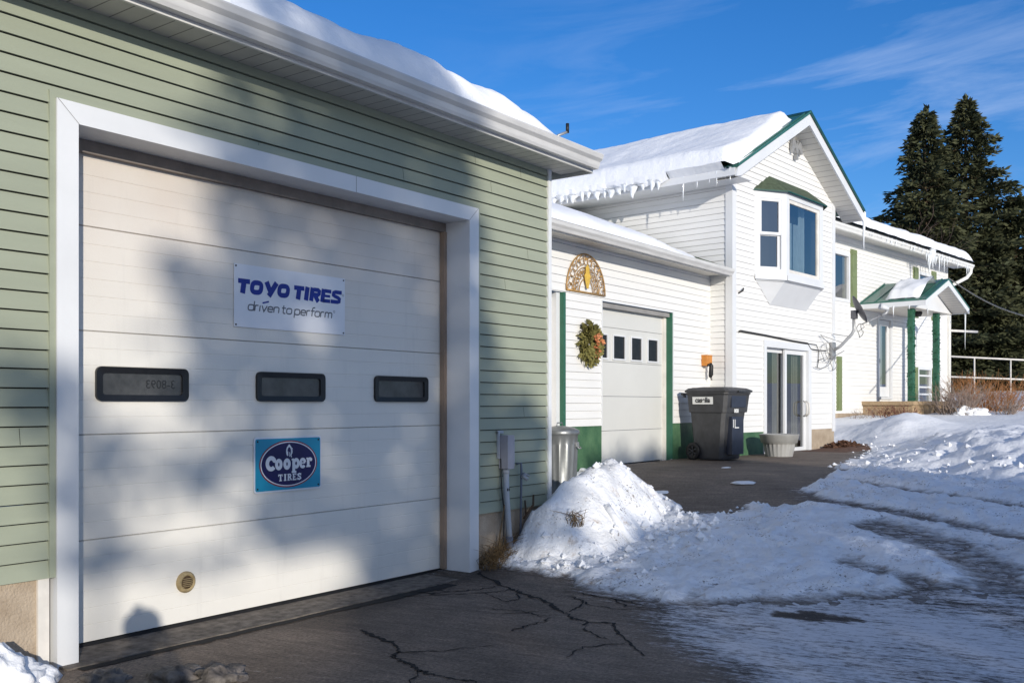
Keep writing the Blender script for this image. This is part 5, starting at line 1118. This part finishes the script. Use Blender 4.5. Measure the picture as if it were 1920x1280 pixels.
mb = MB(); tuft(mb, (6.42, -.09, .0), 130, .10, .20, .003); tuft(mb, (6.55, -.05, .02), 110, .10, .26, .003); tuft(mb, (6.75, -.04, .08), 60, .07, .22, .003); mb.tube([(6.56, -.05, 0), (6.58, -.06, .3), (6.66, -.05, .55)], .006, 4)
tag(mb.build('dead_weeds', M['dead_grass']), 'clump of dead weeds between the white door frame and the conduit', 'weeds')
mb = MB(); mb.tube([(6.94, -.05, .40), (7.02, -.10, .52), (7.08, -.06, .60)], .010, 5); mb.tube([(6.98, -.05, .42), (6.99, -.03, .56)], .008, 5); tag(mb.build('dead_stick', M['bark']), 'broken dark stick leaning on the foundation above the snow', 'stick')
def rock(name, c, r_, m_, label, cat, sc=(1, 1, .6), group=None, amp=.35, seg_=14):
    mb = MB(); sd_ = random.uniform(0, 50); V = []
    for j in range(seg_ // 2 + 1):
        for i in range(seg_):
            th_, ph = math.pi * j / (seg_ // 2), 2 * math.pi * i / seg_; d = Vector((math.sin(th_) * math.cos(ph), math.sin(th_) * math.sin(ph), math.cos(th_)))
            q = r_ * (1 + amp * noise.fractal(d * 1.8 + Vector((sd_, 0, 0)), 1, 2, 4)); V.append((d.x * q * sc[0], d.y * q * sc[1], d.z * q * sc[2]))
    mb.v = V
    for j in range(seg_ // 2):
        for i in range(seg_): mb.f.append((j * seg_ + i, (j + 1) * seg_ + i, (j + 1) * seg_ + (i + 1) % seg_, j * seg_ + (i + 1) % seg_)); mb.m.append(0); mb.sm.append(True)
    return tag(mb.build(name, m_, None, c), label, cat, group)
rock('snow_heap', (2.22, -.27, .03), .24, M['snow'], 'bright little heap of snow at the foot of the wall, lower left corner', 'snow heap', (1.0, .75, .85), None, .38, 48)
rock('snow_lump', (2.45, -.24, .03), .12, M['snow'], 'small lump of snow beside the heap at the lower left', 'snow heap', (1, 1, .7), None, .3, 24)
for c, r_, lb in (((2.70, -.47, .0), .10, 'dark dirty ice chunk leftmost of the three below the white door'), ((2.93, -.74, .0), .125, 'flat dirty ice chunk between two others below the white door'), ((3.06, -.93, .01), .11, 'grey dirty ice chunk rightmost of the three below the white door')):
    rock('ice_chunk', c, r_, M['ice_lump'], lb, 'ice chunk', (1.25, 1.0, .55), 'dirty ice chunks in front of the garage door', .5, 36)
for c, sx_, lb in (((9.56, -.03, 0), (.16, .10, .018), 'small oval patch of snow on the asphalt nearest the dirty snow heap'), ((10.35, -.68, 0), (.15, .13, .02), 'small oval patch of snow on the asphalt in front of the trash cart'), ((11.9, .22, 0), (.10, .05, .01), 'tiny fleck of snow on the asphalt close to the trash cart')):
    c = (c[0], c[1], gz(c[0], c[1]) + .001); rock('snow_patch', c, 1, M['snow'], lb, 'snow patch', sx_, None, .2, 28)
mb = MB()
for k in range(1300):
    q = random.random() ** .6; a = random.uniform(0, 6.28); x, y = 18.4 + .6 * q * math.cos(a), .70 + .30 * q * math.sin(a)
    mb.spray((x, y, .57 + .12 * (1 - q) + random.uniform(0, .05)), random.uniform(.04, .10), flat=.3)
stuff(mb.build('fallen_leaves', M['leaf_dead']), 'pile of brown fallen leaves by the foundation right of the sliding door', 'leaves')
mb = MB(); X = frange(16.4, 19.4, .1); Y = frange(-.15, 1.0, .08)
o = grid('bare_earth', X, Y, lambda x, y: gz(x, y) + .006 + .06 * ss((x - 17.2) / 1.2) * ss(1 - abs(y - .6) / .55) - .06 * ss((.25 - y + .15 * fbm(x * 2, y)) / .3) - .05 * ss((17.0 - x) / .6), M['leaf_dead'], keep=lambda q: not any(inside_house(p_[0], p_[1]) for p_ in q))
structure(o)

random.seed(91); mb = MB()          # crumbs and broken bits of crust round the heap and the bank
for k in range(420):
    if k < 230: x, y = random.uniform(6.5, 9.3), random.gauss(-.85, .35)
    else:
        a, b = random.choice(list(zip(FOOT[2:-2], FOOT[3:-1]))); q = random.random(); x, y = a[0] + (b[0] - a[0]) * q + random.gauss(.3, .4), a[1] + (b[1] - a[1]) * q + random.gauss(-.2, .4)
    zb_ = max(gz(x, y) + thick(x, y), gz(x, y) + (heap(x, y) if k < 230 and y < .0 else -1), yard(x, y) if k >= 230 else -1)
    if bare(x, y) > .12: continue
    r_ = random.choice((.015, .02, .03, .045)) * random.uniform(.7, 1.3); c = Vector((x, y, zb_ + r_ * .25))
    V = [c + Vector((dx * r_ * random.uniform(.6, 1.3), dy * r_ * random.uniform(.6, 1.3), dz * r_ * random.uniform(.5, .9))) for dx, dy, dz in ((1, 0, 0), (0, 1, 0), (-1, 0, 0), (0, -1, 0), (.2, .1, 1), (0, 0, -1))]
    for f_ in ((0, 1, 4), (1, 2, 4), (2, 3, 4), (3, 0, 4), (1, 0, 5), (2, 1, 5), (3, 2, 5), (0, 3, 5)): mb.poly([V[i_] for i_ in f_])
stuff(mb.build('snow_crumbs', M['snow']), 'scattered crumbs of broken snow crust round the heap and bank', 'snow')

# ------------------------------------------------------------------ shrubs, twigs, fence
def shrub(name, base, n_, w_, h_, m_, label, lean=.35, r_=.008):
    mb = MB()
    for k in range(n_):
        a = random.uniform(0, 6.28); q = random.uniform(0, w_ * .35); b = Vector((q * math.cos(a), q * math.sin(a), -.2)); d = Vector((math.cos(a) * lean * random.uniform(.2, 1.6), math.sin(a) * lean * random.uniform(.2, 1.6), 1)) ; h = h_ * random.uniform(.55, 1.1)
        pts = [b]; p_ = b.copy()
        for s_ in range(4): p_ = p_ + d.normalized() * h / 4 + Vector((random.gauss(0, .04), random.gauss(0, .04), 0)) * h; pts.append(p_.copy()); d = d + Vector((random.gauss(0, .22), random.gauss(0, .22), 0))
        mb.tube(pts, [r_, r_ * .85, r_ * .7, r_ * .5, r_ * .25], 3, caps=False)
        for s_ in (2, 3):
            for _ in range(2):
                e = pts[s_] + Vector((random.gauss(0, .14), random.gauss(0, .14), random.uniform(.05, .22))) * h; mb.tube([pts[s_], e], [r_ * .5, r_ * .2], 3, caps=False)
    return tag(mb.build(name, m_, None, base), label, 'shrub')
def at(px, py, dep): return CAM + F * dep + R * ((px - 960) / 1800 * dep) + UP * ((758 - py) / 1800 * dep)
shrub('bare_shrub', at(1850, 775, 26), 230, 2.3, 1.35, M['twig_orange'], 'wide orange brown leafless shrub behind the snow bank, right of the porch', .55, .010)
shrub('bare_shrub', at(1795, 770, 24.5), 120, 1.1, 1.0, M['twig_pale'], 'pale tangled shrub partly covered with snow beside the right porch post', .6, .010)
shrub('bare_shrub', at(1652, 775, 24.2), 30, .9, .50, M['twig'], 'low red stemmed shrub in front of the porch landing', .5, .010)
shrub('bare_shrub', at(1695, 775, 24.0), 34, .9, .50, M['twig'], 'second low red stemmed shrub, below the left porch post', .6, .012)
shrub('bare_shrub', at(1612, 792, 24.0), 22, .5, .62, M['twig_pale'], 'sparse pale twigs against the white wall left of the porch', .3, .006)
shrub('bare_shrub', at(1888, 765, 24), 50, .8, .55, M['twig_pale'], 'small pale twiggy shrub at the right end of the snow bank', .6, .009)
for k, (px, py) in enumerate(((1810, 772), (1835, 775), (1790, 785))): rock('snow_clump', at(px, py, 24.3), .22, M['snow'], 'clump of snow caught in the shrubs beside the porch steps', 'snow patch', (1.4, 1, .6), 'snow clumps in the shrubs', .5, 26)
FN = thing('rail_fence', 'white post and rail fence crossing behind the shrub at the right edge', 'fence', at(1850, 758, 38))
ra, rb = at(1700, 664, 38) - FN.location, at(2050, 681, 38) - FN.location; rc, rd_ = at(1700, 703, 38) - FN.location, at(2050, 716, 38) - FN.location
for a, b in ((ra, rb), (rc, rd_)): mb = MB(); mb.tube([a, b], .036, 6); mb.build('rail', M['wood_white'], FN)
for px in (1770, 1827, 1895, 1963):
    a, b = at(px, 668 + (px - 1770) * .05, 38) - FN.location, at(px, 775, 38) - FN.location; mb = MB(); mb.tube([a + Vector((0, 0, .03)), b], .03, 6); mb.build('post', M['wood_white'], FN)
mb = MB(); a = MW @ Vector((7.95, -.05, 5.35)); b = at(2010, 611, 20); mb.tube([a.lerp(b, k / 10) + Vector((0, 0, -.25 * math.sin(math.pi * k / 10))) for k in range(11)], .018, 5); tag(mb.build('power_cable', M['wire_grey']), 'grey overhead cable sloping from the house corner to the right', 'cable')

# ------------------------------------------------------------------ trees behind the house
def spruce(base, height, rad_, label, m_='needle', dens=1.0, tr0=.10, seed=0, gaps=.0, group='tall spruces behind the house', spr=.27):
    random.seed(seed); t_ = thing('spruce_tree', label, 'tree', base, 0, group)
    mb = MB(); mb.tube([(0, 0, -.5), (.05, 0, height * .5), (0, .03, height)], [height * .017, height * .010, .02], 8); mb.build('trunk', M['bark'], t_)
    mb = MB(); z = height * tr0; wd = MB()
    while z < height * .985:
        f_ = 1 - z / height; rr_ = rad_ * f_ * (1.0 if f_ < .8 else 1 - (f_ - .8) * 1.2)
        nb_ = int(8 + 3 * f_); a0 = random.uniform(0, 6.28)
        for k in range(nb_):
            if random.random() < gaps: continue
            a = a0 + 6.28 * k / nb_ + random.gauss(0, .25); ln = rr_ * random.choice((.45, .7, .9, 1.0, 1.25)) * random.uniform(.85, 1.1) + .12; drop = .42 - .62 * (z / height); d = Vector((math.cos(a), math.sin(a), 0))
            pts = [Vector((0, 0, z)) + d * ln * s_ + Vector((0, 0, -drop * ln * s_ * (1.3 - .75 * s_ * s_))) for s_ in (0, .33, .66, 1)]
            wd.tube(pts, [.045 * f_ + .01, .03 * f_ + .008, .015, .006], 4, caps=False)
            nn_ = int((10 + ln * 40) * dens)
            for q in range(nn_):
                s_ = random.uniform(.18, 1.02) ** .8; p_ = Vector((0, 0, z)) + d * ln * s_ + Vector((0, 0, -drop * ln * s_ * (1.3 - .75 * s_ * s_)))
                side = d.cross(UP) * random.gauss(0, .30 * (1.15 - s_) * ln * .7 + .05); p_ = p_ + side + Vector((0, 0, random.gauss(-.03, .07)))
                dv = d * 1.0 + side.normalized() * random.uniform(.2, 1.2) + Vector((0, 0, random.uniform(-.5, .35))) if side.length > 1e-4 else d
                mb.spray(p_, random.uniform(.6, 1.4) * spr, dirv=dv, thin_=.17)
        z += (.26 + .26 * f_) * (height / 15) * random.uniform(.8, 1.2)
    for k in range(int(26 * dens)): mb.spray((random.gauss(0, .05), random.gauss(0, .05), height - random.uniform(0, .9)), .28, dirv=(random.gauss(0, .5), random.gauss(0, .5), 1))
    mb.build('crown', M[m_], t_); wd.build('branches', M['bark'], t_)
    return t_
def gnd(px, dep, z): p_ = at(px, 758, dep); p_.z = z; return p_
spruce(gnd(1735, 44, 1.3), 13.7, 4.9, 'narrow topped spruce with a rust brown patch, left of the two tall spruces', dens=1.25, seed=3, gaps=.06)
spruce(gnd(1811, 46, 1.3), 14.8, 6.2, 'tallest and widest dark spruce, right of the two tall spruces', dens=1.25, seed=5, gaps=.0)
spruce(gnd(1905, 44.5, 1.3), 9.8, 3.2, 'lower dark spruce at the right edge of the yard', dens=1.2, seed=8, gaps=.1)
spruce(gnd(1862, 43.5, 1.3), 7.4, 2.5, 'short bushy spruce behind the rail fence', dens=1.2, seed=11)
spruce(gnd(1790, 44, 1.3), 6.9, 2.4, 'small dark spruce just right of the house corner', dens=1.2, seed=13)
spruce(gnd(1945, 48, 1.3), 9.0, 3.2, 'tawny brown larch-like conifer at the far right edge', 'needle_brown', 1.0, seed=17, gaps=.15)
spruce(gnd(1690, 48, 1.3), 9.2, 2.6, 'ragged spruce half hidden behind the house roof', dens=.8, seed=21, gaps=.35)
spruce(gnd(2040, 46, 1.3), 12, 4, 'tall spruce beyond the right edge of the view', dens=.8, seed=23)
spruce(gnd(1838, 52, 1.3), 9.5, 3.4, 'dark spruce filling the gap behind the two tall spruces', dens=.8, seed=29)
random.seed(31)
BT = thing('bare_tree', 'leafless grey tree with crooked limbs in front of the spruces, above the wing roof', 'tree', gnd(1672, 38, 1.2))
mb = MB(); tw = MB()
def limb(p, d, ln, r_, dep):
    pts = [p.copy()]
    for s_ in range(4): d = (d + Vector((random.gauss(0, .18), random.gauss(0, .18), random.gauss(.03, .12)))).normalized(); p = p + d * ln / 4; pts.append(p.copy())
    (mb if dep < 3 else tw).tube(pts, [r_, r_ * .9, r_ * .8, r_ * .68, r_ * .55], 6 if dep < 3 else 3, caps=False)
    if dep >= 5: return
    for k in range(3 if dep else 4):
        q = pts[random.choice((2, 3, 4))]; nd2 = (d + Vector((random.gauss(0, .65), random.gauss(0, .65), random.gauss(.1, .35)))).normalized(); limb(q, nd2, ln * random.uniform(.55, .78), r_ * .52, dep + 1)
limb(Vector((0, 0, -.3)), Vector((.05, 0, 1)), 4.2, .12, 0)
mb.build('trunk', M['twig_pale'], BT); tw.build('twigs', mat('grey_twigs', (.12, .085, .07), .9, .2, 6), BT)
mb = MB()          # far hedge of undergrowth that closes the view under the spruces
for k in range(9000):
    px = random.uniform(1640, 2150); dep = random.uniform(47, 53); z = random.uniform(.8, 4.6 + 1.0 * fbm(px * .02, 1)); p_ = at(px, 758, dep); p_.z = z; mb.spray(p_, random.uniform(.3, .6))
stuff(mb.build('far_undergrowth', M['needle']), 'dark evergreen undergrowth far behind the rail fence', 'undergrowth')

# ------------------------------------------------------------------ unseen trees behind the viewer, crowns shaped to cast the shade on driveway and door
random.seed(77)
Lh = Vector((L.x, L.y, 0)).normalized(); RS = Vector((Lh.y, -Lh.x, 0)); VS = RS.cross(L)
if VS.z < 0: VS = -VS
def interp(P, x):
    if x <= P[0][0]: return P[0][1]
    for (a, b), (c, d) in zip(P[:-1], P[1:]):
        if x <= c: return b + (d - b) * (x - a) / (c - a)
    return P[-1][1]
LEFT = [(.95, 3.3), (1.25, 3.45), (1.5, 3.25), (1.8, 3.0), (2.2, 2.95), (2.9, 3.1), (3.3, 3.05), (3.6, 3.0), (3.9, 3.15), (4.6, 3.5), (5.3, 4.2)]
RIGHT = [(.95, 6.3), (2.0, 6.25), (2.25, 5.75), (2.9, 5.45), (3.6, 5.45), (4.1, 5.2), (4.6, 4.8), (5.3, 4.3)]
TOPB = [(3.35, .02), (3.8, .30), (4.2, .62), (4.5, .95), (5.2, .95), (5.9, .62), (6.4, .78), (6.9, 1.0), (7.9, 1.55), (8.3, 2.28), (9.0, 2.42), (10.2, 2.55), (11.0, 2.62)]
HOLES = [(3.12, 1.62, .20, .11), (2.72, 1.12, .22, .15), (3.42, 1.13, .11, .12), (3.42, 3.72, .09, .28), (3.1, .55, .3, .16), (3.75, .62, .18, .10), (3.85, 2.75, .10, .30), (4.0, 1.62, .07, .12), (6.15, 1.9, .12, .1), (5.95, 1.5, .1, .08)]
BLOBS = [(2.47, 1.52, .17, .15), (2.15, 1.75, .16, .25), (2.62, 1.42, .16, .09), (3.0, 1.28, .22, .10), (2.35, 1.08, .07, .2), (2.62, .86, .28, .07), (3.1, .84, .18, .10), (2.9, 1.55, .08, .2), (2.95, 2.5, .10, .3)]
def shade(u, v):
    for a, b, c, d in HOLES:
        if ((u - a) / c) ** 2 + ((v - b) / d) ** 2 < 1: return 0.02
    s = 0
    for a, b, c, d in BLOBS:
        if ((u - a) / c) ** 2 + ((v - b) / d) ** 2 < 1: s = .85
    if .95 <= v <= 5.3:
        l_, r_ = interp(LEFT, v), interp(RIGHT, v); e = min(u - l_, r_ - u)
        if e > 0: s = max(s, ss(.35 + e / .35))
    if 3.35 < u < 11.08 and v < interp(TOPB, u): s = 1
    return s
Dm = 26.0
stems = [('pine', 4.35, 5.4), ('pine', 2.45, 1.9), ('fir', 6.7, 1.1), ('fir', 8.6, 2.4), ('fir', 10.2, 2.6)]
bounds = [(2.75, 6.4), (1.8, 2.75), (6.4, 7.75), (7.75, 9.4), (9.4, 11.2)]
lab = ['tall ragged evergreen behind the viewer whose dappled shade falls on the garage door', 'thin sapling behind the viewer, left of the ragged evergreen', 'low evergreen behind the viewer next to the ragged one', 'broad evergreen behind the viewer, second from the right', 'rightmost broad evergreen behind the viewer']
def place(u, v, w_): return RS * u + VS * v - L * (Dm + w_)
for (kd, us, vt), (u0, u1), lb in zip(stems, bounds, lab):
    ft = place(us, 0, 0); ft.z = 0; t_ = thing('evergreen_tree', lb, 'tree', ft, 0, 'evergreens behind the viewer')
    topz = place(us, vt, 0).z; mb = MB(); mb.tube([(0, 0, -.3), (.03, 0, topz * .5), (0, 0, topz)], [.13, .09, .015] if kd == 'pine' else [.10, .07, .015], 8); mb.build('trunk', M['bark'], t_)
    mb = MB(); br = MB(); n_ = int((u1 - u0) * (vt + 2.2) * 330)
    for k in range(n_):
        u = random.uniform(u0, u1); v = random.uniform(-2.2, vt)
        if random.random() > shade(u, v): continue
        w_ = random.gauss(0, .75); p_ = place(u, v, w_) - ft
        if p_.z < .05: continue
        mb.spray(p_, random.uniform(.16, .34))
        if random.random() < .035:
            q = Vector((0, 0, max(.2, p_.z - random.uniform(.1, .5)))); br.tube([q, q.lerp(p_, .5) + Vector((0, 0, .04)), p_], [.022, .014, .005], 4, caps=False)
    mb.build('crown', M['needle'], t_); br.build('branches', M['bark'], t_)

# ------------------------------------------------------------------ the photographer, whose shadow falls on the door
PN = thing('person', 'photographer in a dark winter coat standing on the driveway holding a camera to the face', 'person', (CAM.x, CAM.y, 0), TH - rad(90))
def skin(name, verts, edges, radii, m_, parent, sub=2, root=0):
    me = bpy.data.meshes.new(name); me.from_pydata(verts, edges, []); me.materials.append(m_); o = bpy.data.objects.new(name, me); COL.objects.link(o); o.parent = parent
    md = o.modifiers.new('skin', 'SKIN'); lay = me.skin_vertices[0] if me.skin_vertices else None
    if lay is None:
        bpy.context.view_layer.objects.active = o; bm = bmesh.new(); bm.from_mesh(me); bm.verts.layers.skin.verify(); bm.to_mesh(me); bm.free(); lay = me.skin_vertices[0]
    for k, r_ in enumerate(radii): lay.data[k].radius = (r_, r_) if not isinstance(r_, tuple) else r_; lay.data[k].use_root = (k == root)
    md.use_smooth_shade = True; s_ = o.modifiers.new('sub', 'SUBSURF'); s_.levels = sub; s_.render_levels = sub
    return o
bv = [(0, -.26, .86), (0, -.27, 1.05), (0, -.26, 1.22), (0, -.24, 1.32), (0, -.22, 1.37), (0, -.20, 1.45), (0, -.20, 1.52),
      (.18, -.25, 1.25), (.25, -.14, 1.06), (.09, -.08, 1.33), (-.18, -.25, 1.25), (-.25, -.14, 1.06), (-.09, -.08, 1.33),
      (.10, -.26, .80), (.13, -.25, .46), (.14, -.28, .08), (.15, -.17, .03), (-.10, -.26, .80), (-.13, -.25, .46), (-.14, -.28, .08), (-.15, -.17, .03)]
be = [(0, 1), (1, 2), (2, 3), (3, 4), (4, 5), (5, 6), (2, 7), (7, 8), (8, 9), (2, 10), (10, 11), (11, 12), (0, 13), (13, 14), (14, 15), (15, 16), (0, 17), (17, 18), (18, 19), (19, 20)]
brd = [(.17, .13), (.17, .13), (.17, .12), .075, .06, (.085, .10), (.075, .09), .07, .055, .04, .07, .055, .04, .10, .07, .05, .04, .10, .07, .05, .04]
skin('body', bv, be, brd, M['coat'], PN)
mb = MB(); mb.lathe([(.0, -.02), (.105, 0), (.11, .05), (.10, .10), (.06, .14), (0, .15)], (0, -.205, 1.44), 18, sy=1.15); mb.tube([(-.05, -.215, 1.60), (0, -.215, 1.61)], .012, 5); mb.build('knit_cap', M['coat'], PN)
mb = MB(); mb.lathe([(.0, -.12), (.06, -.10), (.082, -.03), (.085, .03)], (0, -.175, 1.43), 16, sy=1.1); mb.tube([(0, -.09, 1.44), (0, -.072, 1.405), (0, -.085, 1.395)], [.012, .016, .012], 6); mb.build('face', M['skin'], PN)
for s in (-1, 1):
    hv = [(s * .095, -.075, 1.345), (s * .085, -.055, 1.385), (s * .078, -.045, 1.405)]; he = [(0, 1), (1, 2)]; hr = [.03, .034, .026]
    for q, (dz, ln) in enumerate(((.035, .05), (.014, .058), (-.006, .055), (-.024, .044))):
        b = len(hv); hv += [(s * .072, -.040, 1.395 + dz), (s * .058, -.030, 1.40 + dz), (s * .040, -.034, 1.40 + dz)]; he += [(2 if q < 2 else 1, b), (b, b + 1), (b + 1, b + 2)]; hr += [.010, .009, .008]
    b = len(hv); hv += [(s * .080, -.075, 1.39), (s * .062, -.082, 1.402)]; he += [(1, b), (b, b + 1)]; hr += [.011, .009]
    skin('hand', hv, he, hr, M['skin'], PN, 1)
CM = thing('handheld_camera', 'black camera held up to the photographer face with both hands', 'camera', (CAM.x, CAM.y, 1.416), TH - rad(90))
mb = MB(); mb.box(-.062, .062, -.085, -.052, -.045, .035); mb.box(-.02, .02, -.08, -.055, .036, .055); mb.build('camera_body', M['black'], CM)
mb = MB(); mb.lathe([(.03, 0), (.034, .01), (.034, .022)], n=18); mb.build('lens', M['black'], CM, (0, -.051, 0), (rad(-90), 0, 0))
